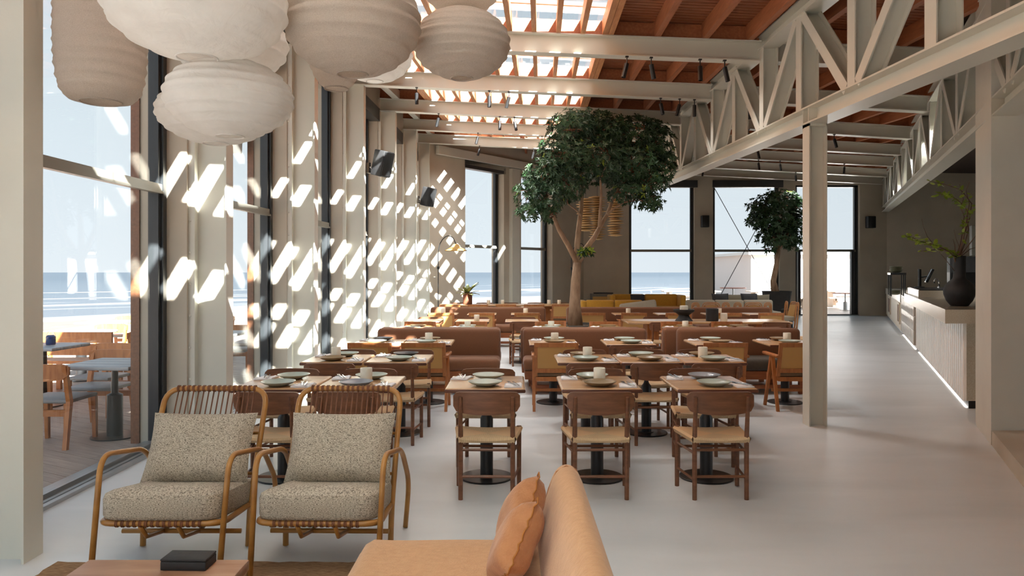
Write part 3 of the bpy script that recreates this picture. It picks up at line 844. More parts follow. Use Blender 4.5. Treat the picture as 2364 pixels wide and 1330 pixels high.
def make_dining_chair():
    """rear legs at y=0, sitter faces +y"""
    r = thing('dining_chair', 'x', 'chair')
    for sx in (-1, 1):
        m = MB(); m.tube([(sx*0.185, 0, 0), (sx*0.185, 0.0, 0.42), (sx*0.185, -0.035, 0.735)], [0.0165, 0.018, 0.014], 8); m.build('leg', 'dark_wood', r, smooth=True)
        m = MB(); m.tube([(sx*0.228, 0.345, 0), (sx*0.228, 0.345, 0.455)], [0.0165, 0.018], 8); m.build('leg', 'dark_wood', r, smooth=True)
    m = MB(); arc_plank(m, 0.475, 0.688, 0.165, 0.035, 0.018, 0.006, n=22); m.build('backrest', 'dark_wood', r, smooth=True)
    for z in (0.14, 0.33):
        for sx in (-1, 1):
            m = MB(); m.tube([(sx*0.185, 0, z), (sx*0.228, 0.345, z)], 0.010, 6); m.build('stretcher', 'dark_wood', r, smooth=True)
    for (y, z, hw) in ((0, 0.165, 0.185), (0, 0.355, 0.185), (0.345, 0.30, 0.228)):
        m = MB(); m.tube([(-hw, y, z), (hw, y, z)], 0.011, 6); m.build('stretcher', 'dark_wood', r, smooth=True)
    # papercord seat: four woven sectors that dip to the middle
    m = MB(); zf, zc_, th = 0.452, 0.436, 0.045
    C = [(-0.2, -0.015), (0.2, -0.015), (0.245, 0.36), (-0.245, 0.36)]
    n = 6
    def P(k, t): 
        a = C[k]; b = C[(k+1) % 4]; return (a[0]+(b[0]-a[0])*t, a[1]+(b[1]-a[1])*t)
    cen = (0, 0.17)
    for k in range(4):
        vs = []; fs = []
        for q in range(5):
            s = q/4
            for i in range(n+1):
                p = P(k, i/n); e = abs(2*i/n-1)
                rim = zf-(0.014 if k % 2 == 0 else 0.0)*(1-e*e)
                x = p[0]+(cen[0]-p[0])*s; y = p[1]+(cen[1]-p[1])*s
                vs.append((x, y, rim+(zc_-rim)*(s**0.6)))
        for q in range(4):
            for i in range(n): fs.append((q*(n+1)+i, q*(n+1)+i+1, (q+1)*(n+1)+i+1, (q+1)*(n+1)+i))
        # rolled rim below
        o = len(vs)
        for i in range(n+1):
            p = P(k, i/n); e = abs(2*i/n-1); rim = zf-(0.014 if k % 2 == 0 else 0.0)*(1-e*e)
            nx, ny = [(0, -1), (1, -.1), (0, 1), (-1, -.1)][k]
            vs.append((p[0]+nx*0.012, p[1]+ny*0.012, rim-0.016)); 
        for i in range(n+1):
            p = P(k, i/n); vs.append((p[0], p[1], zf-th))
        for i in range(n):
            fs.append((i+1, i, o+i, o+i+1)); fs.append((o+i+1, o+i, o+n+1+i, o+n+2+i))
        m.add(vs, fs, 0 if k % 2 == 0 else 1)
    m.add([(C[0][0], C[0][1], zf-th), (C[1][0], C[1][1], zf-th), (C[2][0], C[2][1], zf-th), (C[3][0], C[3][1], zf-th)], [(0, 3, 2, 1)])
    m.build('woven_seat', ['cord_y', 'cord_x'], r, smooth=True)
    return Proto(r)
DCHAIR = make_dining_chair()

def make_cane_chair():
    """A-frame side legs, armrests, cane back; back at y=0, sitter faces +y"""
    r = thing('cane_armchair', 'x', 'chair')
    for sx in (-1, 1):
        x = sx*0.255
        m = MB(); m.hexa([(x-.016, 0.0, 0), (x+.016, 0.0, 0), (x+.016, 0.035, 0), (x-.016, 0.035, 0), (x-.018, 0.17, 0.63), (x+.018, 0.17, 0.63), (x+.018, 0.225, 0.63), (x-.018, 0.225, 0.63)]); m.build('leg', 'teak', r)
        m = MB(); m.hexa([(x-.016, 0.43, 0), (x+.016, 0.43, 0), (x+.016, 0.465, 0), (x-.016, 0.465, 0), (x-.018, 0.19, 0.63), (x+.018, 0.19, 0.63), (x+.018, 0.245, 0.63), (x-.018, 0.245, 0.63)]); m.build('leg', 'teak', r)
        m = MB(); m.bbox((x-.03, -0.01, 0.62), (x+.03, 0.47, 0.655), 0.012); m.build('armrest', 'teak', r, smooth=True)
    m = MB()
    for sx in (-1, 1): m.hexa([(sx*.235-.02, 0.055, 0.40), (sx*.235+.02, 0.055, 0.40), (sx*.235+.02, 0.085, 0.40), (sx*.235-.02, 0.085, 0.40), (sx*.235-.02, -0.045, 0.80), (sx*.235+.02, -0.045, 0.80), (sx*.235+.02, -0.018, 0.80), (sx*.235-.02, -0.018, 0.80)])
    for (z, y) in ((0.47, 0.048), (0.775, -0.03)):
        m.hexa([(-.235, y-.013, z-.025), (.235, y-.013, z-.025), (.235, y+.014, z-.025), (-.235, y+.014, z-.025), (-.235, y-.02, z+.025), (.235, y-.02, z+.025), (.235, y+.007, z+.025), (-.235, y+.007, z+.025)])
    m.build('back_frame', 'teak', r)
    m = MB(); m.hexa([(-.216, 0.036, .49), (.216, 0.036, .49), (.216, 0.042, .49), (-.216, 0.042, .49), (-.216, -0.030, .755), (.216, -0.030, .755), (.216, -0.024, .755), (-.216, -0.024, .755)])
    m.build('cane_back', 'cane', r)
    m = MB(); m.box((-.235, 0.05, 0.345), (.235, 0.45, 0.395)); m.build('seat_frame', 'teak', r)
    m = MB(); m.bbox((-.23, 0.06, 0.395), (.23, 0.46, 0.45), 0.024); m.build('seat_cushion', 'cushion_brown', r, smooth=True)
    m = MB(); m.box((-.25, 0.215, 0.20), (.25, 0.24, 0.235)); m.build('stretcher', 'teak', r)
    return Proto(r)
CCHAIR = make_cane_chair()

def make_table(w, dp, name='dining_table'):
    r = thing(name, 'x', 'table')
    m = MB(); m.bbox((-w/2, -dp/2, 0.717), (w/2, dp/2, 0.75), 0.015, seg=3); m.build('tabletop', 'table_wood', r, smooth=True)
    # darker rounded lipping around the edge
    for (a, b) in (((-w/2-.001, -dp/2-.002, .7175), (w/2+.001, -dp/2+.016, .7455)), ((-w/2-.001, dp/2-.016, .7175), (w/2+.001, dp/2+.002, .7455))):
        m = MB(); m.bbox(a, b, 0.012); m.build('edge_lipping', 'table_edge', r, smooth=True)
    m = MB(); m.lathe([(0.05, 0.012), (0.05, 0.47), (0.028, 0.50), (0.022, 0.52), (0.022, 0.705)], 16); m.build('pedestal', 'black_metal', r, smooth=True)
    m = MB(); m.lathe([(0.21, 0), (0.21, 0.008), (0.205, 0.012), (0.075, 0.013), (0.075, 0.018)], 32); m.build('base', 'black_metal', r, smooth=True)
    m = MB(); m.box((-.16, -.02, .703), (.16, .02, .717)); m.box((-.02, -.2, .703), (.02, .2, .717)); m.build('bracket', 'black_metal', r)
    return Proto(r)
TABLE = make_table(0.60, 0.68)

def plate_mesh(name, mat):
    m = MB(); m.lathe([(0.0, 0.004), (0.055, 0.0), (0.060, 0.0), (0.105, 0.018), (0.128, 0.033), (0.130, 0.036), (0.127, 0.037), (0.104, 0.023), (0.058, 0.008), (0.0, 0.008)], 28, cap=False)
    return m.build(name, mat, smooth='all')
PL = {k: Proto(tag(plate_mesh('plate', 'plate_'+k), 'x', 'plate')) for k in ('celadon', 'olive', 'blue', 'dark')}
PLTXT = {'celadon': 'pale celadon', 'olive': 'olive brown', 'blue': 'blue-grey', 'dark': 'dark slate'}
def make_napkin():
    m = MB(); n = 8; vs = []; fs = []
    for j in range(n+1):
        for i in range(n+1):
            x = -0.065+0.13*i/n; y = -0.095+0.19*j/n
            vs.append((x, y, 0.010+0.004*math.sin(i*1.3+j*.7)+0.003*math.cos(j*1.9)))
    for j in range(n):
        for i in range(n): fs.append((j*(n+1)+i, j*(n+1)+i+1, (j+1)*(n+1)+i+1, (j+1)*(n+1)+i))
    m.add(vs, fs); o = len(m.v)
    m.add([(-.066, -.096, 0.0), (.066, -.096, 0), (.066, .096, 0), (-.066, .096, 0)], [(0, 3, 2, 1)])
    rim = [i for i in range(n+1)]
    for i in range(n): m.f.append((i+1, i, o, o+1)); m.mi.append(0)
    for j in range(n): m.f.append(((j+1)*(n+1)+n, j*(n+1)+n, o+1, o+2)); m.mi.append(0)
    for j in range(n): m.f.append((j*(n+1), (j+1)*(n+1), o+3, o)); m.mi.append(0)
    for i in range(n): m.f.append((n*(n+1)+i, n*(n+1)+i+1, o+2, o+3)); m.mi.append(0)
    return m.build('napkin', 'linen_white', smooth='all')
NAP = Proto(tag(make_napkin(), 'x', 'napkin'))
def make_fork():
    m = MB(); m.box((-.004, -.09, 0), (.004, .035, .003)); m.hexa([(-.004, .035, 0), (.004, .035, 0), (.012, .055, .002), (-.012, .055, .002), (-.004, .035, .003), (.004, .035, .003), (.012, .055, .005), (-.012, .055, .005)])
    for k in range(4): m.box((-.012+k*.007, .055, .003), (-.009+k*.007, .10, .006))
    return m.build('fork', 'chrome')
def make_knife():
    m = MB(); m.bbox((-.005, -.10, 0), (.005, 0.0, .006), .002); m.hexa([(-.006, 0, 0.001), (.006, 0, 0.001), (.002, .11, 0.001), (-.006, .10, 0.001), (-.006, 0, .003), (.006, 0, .003), (.002, .11, .003), (-.006, .10, .003)])
    return m.build('knife', 'chrome')
FORK = Proto(tag(make_fork(), 'x', 'fork')); KNIFE = Proto(tag(make_knife(), 'x', 'knife'))
def make_candle():
    r = thing('candle_holder', 'x', 'candle')
    m = MB(); m.lathe([(0.044, 0), (0.047, 0.004), (0.047, 0.105), (0.045, 0.11), (0.037, 0.11), (0.036, 0.07)], 20, cap=True); m.build('cup', 'candle', r, smooth=True)
    m = MB(); m.lathe([(0.034, 0.068), (0.034, 0.085), (0.0, 0.086)], 14, cap=False); m.build('wax', 'linen_white', r, smooth=True)
    return Proto(r)
CAND = make_candle()

ROWTXT = {'A': 'next to the bamboo armchairs', 'B': 'in the second dining row', 'C': 'against the near banquettes',
          'D': 'behind the near banquettes', 'E': 'in the bare dining row', 'F': 'against the far banquettes'}
def setting(row, pos, x, y, plates, candle=None, tilt=0.0, cut=True):
    """two facing place settings: napkins to the right of each sitter, plates before each sitter"""
    z = 0.7505
    at = '%s table %s' % (pos, ROWTXT[row])
    near, far = plates
    for (k, px, py, side) in ((near, x+random.uniform(-.02, .02), y-0.19, 'lounge side'), (far, x+random.uniform(-.03, .03)+.01, y+0.19, 'far side')):
        if k is None: continue
        PL[k].put((px, py, z), random.uniform(0, 6), '%s plate, %s of %s' % (PLTXT[k], side, at), 'plates '+ROWTXT[row])
    for (nx, ny, rz, side) in ((x+0.21, y-0.20, random.uniform(-.18, .12), 'lounge side'), (x-0.205, y+0.19, random.uniform(-.25, .1), 'far side')):
        NAP.put((nx, ny, z), rz, 'folded white napkin, %s of %s' % (side, at), 'napkins '+ROWTXT[row])
        if cut:
            FORK.put((nx-0.012, ny+0.01, z+0.0165), rz+0.35, 'steel fork on napkin, %s of %s' % (side, at), 'forks '+ROWTXT[row])
            KNIFE.put((nx+0.02, ny-0.005, z+0.0165), rz+0.25, 'steel knife on napkin, %s of %s' % (side, at), 'knives '+ROWTXT[row])
    if candle:
        CAND.put((x+candle[0], y+max(-.01, min(.01, candle[1])), z), random.uniform(0, 6), 'cream candle holder on the %s' % at, 'candle holders')

def J(a=0.03): return random.uniform(-a, a)
def table_at(row, pos, x, y, rz=0.0):
    TABLE.put((x, y, 0), rz, '%s wooden pedestal table %s' % (pos, ROWTXT[row]), 'small square dining tables')
def dchair(row, pos, x, y, facing, side, rz=0.0):
    """facing +1: sitter looks away from the lounge (+y)"""
    DCHAIR.put((x, y, 0), (0 if facing > 0 else PI)+rz, 'dark wood chair, %s side of %s table %s' % (side, pos, ROWTXT[row]), 'dark wooden dining chairs')
def cchair(row, pos, x, y, facing, side, rz=0.0):
    CCHAIR.put((x, y, 0), (0 if facing > 0 else PI)+rz, 'cane-back armchair, %s side of %s table %s' % (side, pos, ROWTXT[row]), 'cane-back armchairs')

# row A
A = [('window-side', -1.795, -1.74, -1.92, ('celadon', 'celadon'), None), ('second', -1.18, -1.17, -1.24, ('blue', 'celadon'), (0.03, 0.02)),
     ('lone middle', -0.20, -0.18, -0.21, ('celadon', 'celadon'), None), ('fourth', 0.67, 0.63, 0.73, ('olive', 'celadon'), (0.02, 0.03)),
     ('aisle-side', 1.53, 1.48, 1.60, ('celadon', 'blue'), None)]
for (pos, x, cx, fx, pl, cd) in A:
    table_at('A', pos, x, 5.80)
    setting('A', pos, x, 5.80, pl, cd)
    dchair('A', pos, cx, 5.225, 1, 'lounge', J(.03))
    dchair('A', pos, fx, 6.44, -1, 'far', J(.03))
# row B
B = [('window-side', -1.74, -1.70, -1.72, ('olive', 'celadon'), (-0.03, 0.02)), ('second', -1.12, -1.11, -1.09, ('celadon', 'dark'), None),
     ('third', 0.74, 0.745, 0.79, ('celadon', 'olive'), (0.02, 0.03)), ('fourth', 1.35, 1.34, 1.41, ('olive', 'celadon'), None), ('aisle-side', 1.96, 1.91, 2.04, ('celadon', 'olive'), (-0.04, 0.02))]
for (pos, x, cx, fx, pl, cd) in B:
    table_at('B', pos, x, 7.40)
    setting('B', pos, x, 7.40, pl, cd)
    dchair('B', pos, cx, 6.85, 1, 'lounge', J(.03))
    dchair('B', pos, fx, 8.03, -1, 'far', J(.03))
# row C with the near banquettes
C_ = [('window-side', -1.64, -1.64, 'c', ('celadon', 'dark'), None), ('second', -1.03, -1.02, 'c', ('celadon', 'olive'), (0.0, 0.03)), ('third', 0.51, 0.51, 'c', ('olive', 'celadon'), (0.02, 0.02)),
      ('fourth', 1.43, 1.37, 'd', ('celadon', 'celadon'), None), ('fifth', 2.50, 2.46, 'c', ('olive', 'celadon'), None), ('aisle-side', 3.38, 3.33, 'c', ('celadon', 'olive'), (0.03, 0.03))]
for (pos, x, cx, kind, pl, cd) in C_:
    table_at('C', pos, x, 9.12)
    setting('C', pos, x, 9.12, pl, cd)
    if kind == 'c': cchair('C', pos, cx, 8.50, 1, 'lounge', J(.02))
    else: dchair('C', pos, cx, 8.57, 1, 'lounge', J(.02))
# banquettes
def banquette(x0, x1, y, facing, label, seat='banq_fabric', split=None):
    """y = line of the back's rear face; facing -1 sits towards the lounge"""
    r = thing('banquette', label, 'banquette', ((x0+x1)/2, y, 0), 0 if facing < 0 else PI, group='brown banquettes')
    hw = (x1-x0)/2
    m = MB(); m.box((-hw+.02, -0.60, 0.20), (hw-.02, -0.02, 0.31)); m.build('base_rail', 'bench_wood', r)
    for sx in (-1, 1):
        for yy in (-0.52, -0.10):
            m = MB(); m.box((sx*(hw-.15)-.03, yy-.03, 0), (sx*(hw-.15)+.03, yy+.03, 0.20)); m.build('leg', 'bench_wood', r)
    m = MB(); m.box((-hw+.1, -0.545, 0.07), (hw-.1, -0.515, 0.12)); m.build('stretcher', 'bench_wood', r)
    m = MB(); m.bbox((-hw, -0.62, 0.31), (hw, -0.12, 0.47), 0.05, seg=3); m.build('seat_cushion', seat, r, smooth=True)
    m = MB(); m.bbox((-hw, -0.15, 0.40), (hw, 0.0, 0.835), 0.055, seg=3); m.build('back_cushion', 'banq_fabric', r, smooth=True)
    m = MB(); m.box((-hw+.03, -0.03, 0.20), (hw-.03, -0.005, 0.76)); m.build('back_board', 'bench_wood', r)
    if split:
        pass
    return r
banquette(-1.86, -0.16, 10.28, -1, 'brown upholstered banquette by the window wall, facing the lounge')
banquette(0.15, 1.86, 10.28, -1, 'brown upholstered banquette facing the lounge, middle of the near row')
banquette(2.28, 3.98, 10.28, -1, 'brown banquette with dark seat pad by the aisle, facing the lounge', seat='seat_dark')
banquette(-1.86, -0.16, 10.32, 1, 'brown banquette by the window wall, facing the far end')
banquette(0.12, 1.82, 10.32, 1, 'brown banquette facing the far end, before the potted tree')
banquette(2.12, 3.82, 10.32, 1, 'brown banquette by the aisle, facing the far end')
# row D
D_ = [('window-side', -1.50, ('celadon', 'olive'), None), ('second', -0.68, ('celadon', 'celadon'), (0.0, -0.05)), ('third', 0.60, ('celadon', 'celadon'), (0.0, -0.02)),
      ('fourth', 1.50, ('olive', 'olive'), None), ('fifth', 2.66, ('olive', 'olive'), (0.0, 0.0)), ('aisle-side', 3.50, ('olive', 'olive'), None)]
for (pos, x, pl, cd) in D_:
    table_at('D', pos, x, 11.30); setting('D', pos, x, 11.30, pl, cd, cut=False)
    cchair('D', pos, x+J(), 12.02, -1, 'far')
# row E
E_ = [('window-side', -1.55, True), ('second', -0.70, True), ('third', 0.18, True)]
for (pos, x, ch) in E_:
    table_at('E', pos, x, 13.15)
    dchair('E', pos, x+0.02, 12.55, 1, 'lounge', J(.04)); dchair('E', pos, x+.03, 13.80, -1, 'far', J(.04))
CAND.put((-0.62, 12.95, 0.7505), 0, 'cream candle holder on the bare second table before the far banquettes', 'candle holders')
# long table with the black bowl and jar
lt = thing('long_table', 'long wooden table carrying a black footed bowl and a black jar', 'table', (3.42, 13.1, 0))
m = MB(); m.bbox((-1.42, -0.42, 0.71), (1.42, 0.42, 0.75), 0.015); m.build('tabletop', 'table_wood', lt, smooth=True)
for sx in (-1, 1):
    m = MB(); m.box((sx*0.95-.10, -.22, 0), (sx*0.95+.10, .22, 0.71)); m.build('trestle', 'teak', lt)
m = MB(); m.box((-.85, -.03, .18), (.85, .03, .26)); m.build('stretcher', 'teak', lt)
for (x, y, f, t) in ((2.55, 12.38, 1, 'left lounge'), (3.55, 12.38, 1, 'middle lounge'), (4.45, 12.38, 1, 'right lounge'), (2.7, 13.85, -1, 'left far'), (4.2, 13.85, -1, 'right far')):
    DCHAIR.put((x, y, 0), (0 if f > 0 else PI)+J(.04), 'dark wood chair at the %s side of the long bowl table' % t, 'dark wooden dining chairs')
DCHAIR.put((5.28, 13.1, 0), PI/2, 'dark wood chair at the aisle end of the long bowl table', 'dark wooden dining chairs')
bowl = thing('footed_bowl', 'black footed stone bowl on the long table', 'bowl', (3.03, 12.98, 0.7505))
m = MB(); m.lathe([(0.155, 0), (0.15, 0.012), (0.10, 0.07), (0.09, 0.10), (0.12, 0.125), (0.175, 0.16), (0.185, 0.20), (0.175, 0.205), (0.16, 0.175), (0.0, 0.15)], 28, cap=False); m.lathe([(0.0, 0.0), (0.155, 0.0)], 28, cap=False); m.build('bowl', 'black_matte', bowl, smooth=True)
m = MB(); m.lathe([(0.07, 0.158), (0.072, 0.165), (0.072, 0.265), (0.066, 0.268), (0.0, 0.262)], 20, cap=False)
o = m.build('pillar_candle', 'candle', None, smooth=True, loc=(3.03, 12.98, 0.7505)); tag(o, 'thick cream pillar candle standing in the black footed bowl', 'candle')
jar = thing('black_jar', 'tall matt black cylindrical jar on the long table', 'jar', (3.52, 12.95, 0.7505))
m = MB(); m.lathe([(0.10, 0), (0.108, 0.01), (0.108, 0.215), (0.102, 0.22), (0.094, 0.21), (0.092, 0.03), (0, .03)], 28, cap=False); m.lathe([(0, 0), (.10, 0)], 28, cap=False); m.build('jar', 'black_matte', jar, smooth=True)
m = MB(); m.lathe([(0.058, 0), (0.06, 0.005), (0.06, 0.135), (0.054, 0.14), (0, 0.134)], 20, cap=False); m.lathe([(0, 0), (.058, 0)], 20, cap=False)
o = m.build('pillar_candle', 'candle', None, smooth=True, loc=(3.70, 12.86, 0.7505)); tag(o, 'squat cream pillar candle beside the black jar', 'candle')
# row F with the far banquettes
F_ = [('window-side', -1.42, 1), ('second', -0.62, 0), ('third', 0.28, 1), ('fourth', 1.52, 0), ('fifth', 2.40, 1), ('sixth', 3.28, 0), ('seventh', 4.28, 1), ('aisle-side', 5.12, 0)]
for (pos, x, cd) in F_:
    table_at('F', pos, x, 15.25)
    if cd: CAND.put((x, 15.2, 0.7505), 0, 'cream candle holder on the %s table against the far brown banquettes' % pos, 'candle holders')
    if pos != 'fourth': cchair('F', pos, x+0.02, 14.62, 1, 'lounge', J(.02))
cchair('F', 'fourth', 1.60, 14.62, 1, 'lounge', J(.02))
banquette(-1.80, 0.74, 16.35, -1, 'long brown banquette by the far window wall')
banquette(1.20, 3.88, 16.35, -1, 'long brown banquette behind the potted tree')
banquette(3.98, 5.70, 16.35, -1, 'brown banquette at the aisle end of the far row')
# communal table at the far left windows
ct = thing('communal_table', 'long pale communal table before the corner sea windows', 'table', (-0.35, 19.4, 0), math.radians(4))
m = MB(); m.bbox((-1.55, -0.45, 0.71), (2.1, 0.45, 0.755), 0.015); m.build('tabletop', 'table_wood', ct, smooth=True)
for sx in (-0.85, 1.25):
    m = MB(); m.box((sx-.16, -.25, 0), (sx+.16, .25, .71)); m.build('trestle', 'teak', ct)
for i, x in enumerate((-1.55, -0.85, -0.15, 0.55, 1.25)):
    cchair_l = 'armchair on the lounge side of the communal table, %s from the arc lamp' % nm[i]
    CCHAIR.put((x, 18.38, 0), J(.03), 'cane-back '+cchair_l, 'cane-back armchairs')
    DCHAIR.put((x+0.1, 20.15, 0), PI+J(.05), 'dark wood chair on the window side of the communal table, %s from the arc lamp' % nm[i], 'dark wooden dining chairs')
for i, x in enumerate((-0.62, -0.25, 0.98, 1.25)):
    CAND.put((x, 19.5, 0.757), 0, 'cream candle holder on the communal table, %s from the plant' % nm[i], 'candle holders')
# ================================================================== lounge
def bez(pts, n=6):
    """rounded polyline: quadratic corners between the given points"""
    P = [Vector(p) for p in pts]; out = [P[0]]
    for i in range(1, len(P)-1):
        a = P[i]+(P[i-1]-P[i]).normalized()*min(0.11, (P[i-1]-P[i]).length*0.45); b = P[i]+(P[i+1]-P[i]).normalized()*min(0.11, (P[i+1]-P[i]).length*0.45)
        for k in range(n+1):
            t = k/n; out.append(a*(1-t)**2+P[i]*2*t*(1-t)+b*t*t)
    out.append(P[-1]); return out
def pillow(mb, w, h, t, M, n=12, pinch=0.06, mi=0):
    vs = []; fs = []
    for s in (1, -1):
        for j in range(n+1):
            for i in range(n+1):
                u = -1+2*i/n; v = -1+2*j/n
                e = (1-u**4)*(1-v**4)
                px = 1-pinch*(1-v*v)*abs(u)**3; py = 1-pinch*(1-u*u)*abs(v)**3
                zz = t/2*max(0, e)**0.55*(1+0.05*math.sin(5*u+3*v))
                vs.append(tuple(M @ Vector((u*w/2*px, v*h/2*py, s*zz))))
        o = (0 if s > 0 else (n+1)**2)
        for j in range(n):
            for i in range(n):
                q = (o+j*(n+1)+i, o+j*(n+1)+i+1, o+(j+1)*(n+1)+i+1, o+(j+1)*(n+1)+i)
                fs.append(q if s > 0 else tuple(reversed(q)))
    mb.add(vs, fs, mi)

def make_bamboo_chair():
    """front legs at y=0, back at y=.8; sitter faces -y"""
    r = thing('bamboo_armchair', 'x', 'armchair')
    R = 0.0155
    for sx in (-1, 1):
        m = MB(); m.tube(bez([(sx*.335, -0.02, 0), (sx*.345, 0.10, 0.63), (sx*.355, 0.60, 0.545), (sx*.365, 0.83, 0.28), (sx*.345, 0.80, 0)]), R, 10); m.build('arm_frame', 'bamboo', r, smooth='all')
    path = bez([(-.31, 0.48, 0), (-.315, 0.50, 0.25), (-.32, 0.80, 0.875), (.32, 0.80, 0.875), (.315, 0.50, 0.25), (.31, 0.48, 0)])
    m = MB(); m.tube(path, 0.017, 10); m.build('back_frame', 'bamboo', r, smooth='all')
    path = bez([(-.30, 0.58, 0.225), (-.335, 0.03, 0.285), (.335, 0.03, 0.285), (.30, 0.58, 0.225)])
    m = MB(); m.tube(path, 0.017, 10); m.build('seat_frame', 'bamboo', r, smooth='all')
    m = MB(); m.tube([(-.335, 0.30, 0.15), (.335, 0.30, 0.15)], 0.014, 8); m.build('cross_bar', 'bamboo', r, smooth='all')
    for x in (-.10, .10):
        m = MB(); m.tube([(x, 0.03, 0.27), (x, 0.10, 0.19), (x, 0.30, 0.15), (x, 0.62, 0.2)], 0.012, 8); m.build('seat_strut', 'bamboo', r, smooth='all')
    for z in (0.40, 0.62):
        m = MB(); yy = 0.50+(z-0.25)/0.625*0.30; m.tube([(-.32, yy, z), (.32, yy, z)], 0.010, 8); m.build('back_bar', 'bamboo', r, smooth='all')
    ring = None
    def wrap(c, nm_='cord_wrap'):
        nonlocal ring
        if ring is None:
            m = MB()
            for q in (-1, 0, 1): m.tube([(q*.0055, .019*math.cos(a*PI/5), .019*math.sin(a*PI/5)) for a in range(10)], 0.003, 5, closed=True)
            ring = m.build(nm_, 'leather_cord', r, smooth='all', loc=c)
            ring['kind'] = 'stuff'
        else:
            o = ring.copy(); COL.objects.link(o); o.parent = r; o.location = c
    cordm = None
    for i in range(16):
        x = -.24+.48*i/15
        wrap((x, 0.80, 0.875))
        m = MB(); m.tube([(0, 0.79, 0.86), (0.004, 0.70, 0.70), (0, 0.52, 0.30), (0, 0.50, 0.24)], 0.0045, 5)
        if cordm is None: cordm = m.build('back_cord', 'leather_cord', r, smooth='all', loc=(x, 0, 0))
        else:
            o = cordm.copy(); COL.objects.link(o); o.parent = r; o.location = (x, 0, 0)
    for i in range(15): wrap((-.22+.44*i/14, 0.03, 0.285))
    # seat cushion with rounded front corners
    m = MB(); poly = []
    for k in range(7):
        a = PI+PI/2*k/6; poly.append((-.325+.11+.11*math.cos(a), 0.0+.11+.11*math.sin(a)))
    for k in range(7):
        a = -PI/2+PI/2*k/6; poly.append((.325-.11+.11*math.cos(a), 0.0+.11+.11*math.sin(a)))
    poly += [(.305, .62), (-.305, .62)]
    cx, cy_ = 0, .31; rings = []
    n = len(poly)
    for (ins, dz) in ((.03, 0), (.008, .012), (0, .03), (0, .115), (.008, .14), (.035, .152), (.12, .160)):
        rings.append([(cx+(p[0]-cx)*(1-ins/.33), cy_+(p[1]-cy_)*(1-ins/.31), 0.298-0.085*(p[1]/.62)+dz) for p in poly])
    vs = [p for rg in rings for p in rg]; fs = []
    for k in range(len(rings)-1):
        for i in range(n):
            j = (i+1) % n; fs.append((k*n+i, k*n+j, (k+1)*n+j, (k+1)*n+i))
    fs.append(tuple(reversed(range(n)))); fs.append(tuple((len(rings)-1)*n+i for i in range(n)))
    m.add(vs, fs); m.build('seat_cushion', 'tweed', r, smooth=True)
    m = MB(); M = Matrix.Translation((0, 0.545, 0.565)) @ Matrix.Rotation(math.radians(64), 4, 'X')
    pillow(m, 0.63, 0.42, 0.17, M, pinch=0.05); m.build('back_cushion', 'tweed', r, smooth='all')
    return Proto(r)
BAMB = make_bamboo_chair()
BAMB.put((-1.865, 3.86, 0.005), 0.0, 'bamboo armchair with tweed cushions beside the terrace window', 'bamboo armchairs')
BAMB.put((-1.035, 3.86, 0.005), -0.02, 'bamboo armchair with tweed cushions beside the tan sofa', 'bamboo armchairs')

# rug, coffee table, black box
m = MB(); n = 40
vs = []; fs = []
for j in range(n+1):
    for i in range(n+1):
        x = -2.53+2.6*i/n; y = 1.9+2.19*j/n
        if j == n: y += random.uniform(-.008, .012)
        if i == 0: x += random.uniform(-.008, .008)
        vs.append((x, y, 0.006+random.uniform(0, .002)))
for j in range(n):
    for i in range(n): fs.append((j*(n+1)+i, j*(n+1)+i+1, (j+1)*(n+1)+i+1, (j+1)*(n+1)+i))
m.add(vs, fs)
e = [(i, 0) for i in range(n+1)]
m.box((-2.52, 1.91, 0.0), (0.06, 4.08, 0.005))
tag(m.build('rug', 'jute', smooth='all'), 'rough brown jute rug under the coffee table and sofa', 'rug')
ctb = thing('coffee_table', 'low solid wood coffee table holding a flat black box', 'table', (-1.54, 2.75, 0.008))
m = MB(); m.bbox((-.36, -0.55, 0.27), (.36, 0.56, 0.318), 0.006); m.build('tabletop', 'coffee_wood', ctb, smooth=True)
for sx in (-1, 1):
    for sy in (-1, 1):
        m = MB(); m.box((sx*.30-.03, sy*.48-.03, 0), (sx*.30+.03, sy*.48+.03, .27)); m.build('leg', 'coffee_wood', ctb)
bx_ = thing('black_box', 'flat square black stone box on the coffee table', 'box', (-1.42, 3.235, 0.3265), -0.03)
m = MB(); m.bbox((-.10, -.055, 0), (.10, .055, .038), .004); m.build('box', 'black_matte', bx_, smooth=True)
m = MB(); m.bbox((-.10, -.055, .0395), (.10, .055, .049), .003); m.build('lid', 'black_matte', bx_, smooth=True)

# tan sofa seen end-on
sf = thing('sofa', 'tan fabric sofa with soft rounded back, its arm-less end towards the dining tables', 'sofa', (0, 2.4, 0.008))
m = MB(); m.bbox((-.66, -.95, .10), (.30, .96, .30), .06, seg=3); m.build('base', 'tan_fabric', sf, smooth=True)
m = MB(); vs = []; fs = []; nu, nv = 22, 30
for j in range(nv+1):
    for i in range(nu+1):
        u = i/nu; v = j/nv
        x = -.70+.86*u; y = -1.0+2.0*v
        ed = min(u*.86, (1-u)*9, v*2, (1-v)*2.0)
        z = .415-0.10*max(0, 1-ed/.10)**2.2-.012*math.sin(PI*u)*1.0+.004*math.sin(9*x+4*y)
        x2 = x+(.0 if u > .03 else 0.0); vs.append((x2, y, z))
o = len(vs)
for j in range(nv):
    for i in range(nu): fs.append((j*(nu+1)+i, j*(nu+1)+i+1, (j+1)*(nu+1)+i+1, (j+1)*(nu+1)+i))
bnd = [i for i in range(nu+1)]+[j*(nu+1)+nu for j in range(1, nv+1)]+[nv*(nu+1)+i for i in range(nu-1, -1, -1)]+[j*(nu+1) for j in range(nv-1, 0, -1)]
for b_ in bnd:
    x, y, z = vs[b_]; vs.append((x*1.0+(.01 if x < -.6 else 0), y, .285))
nb = len(bnd)
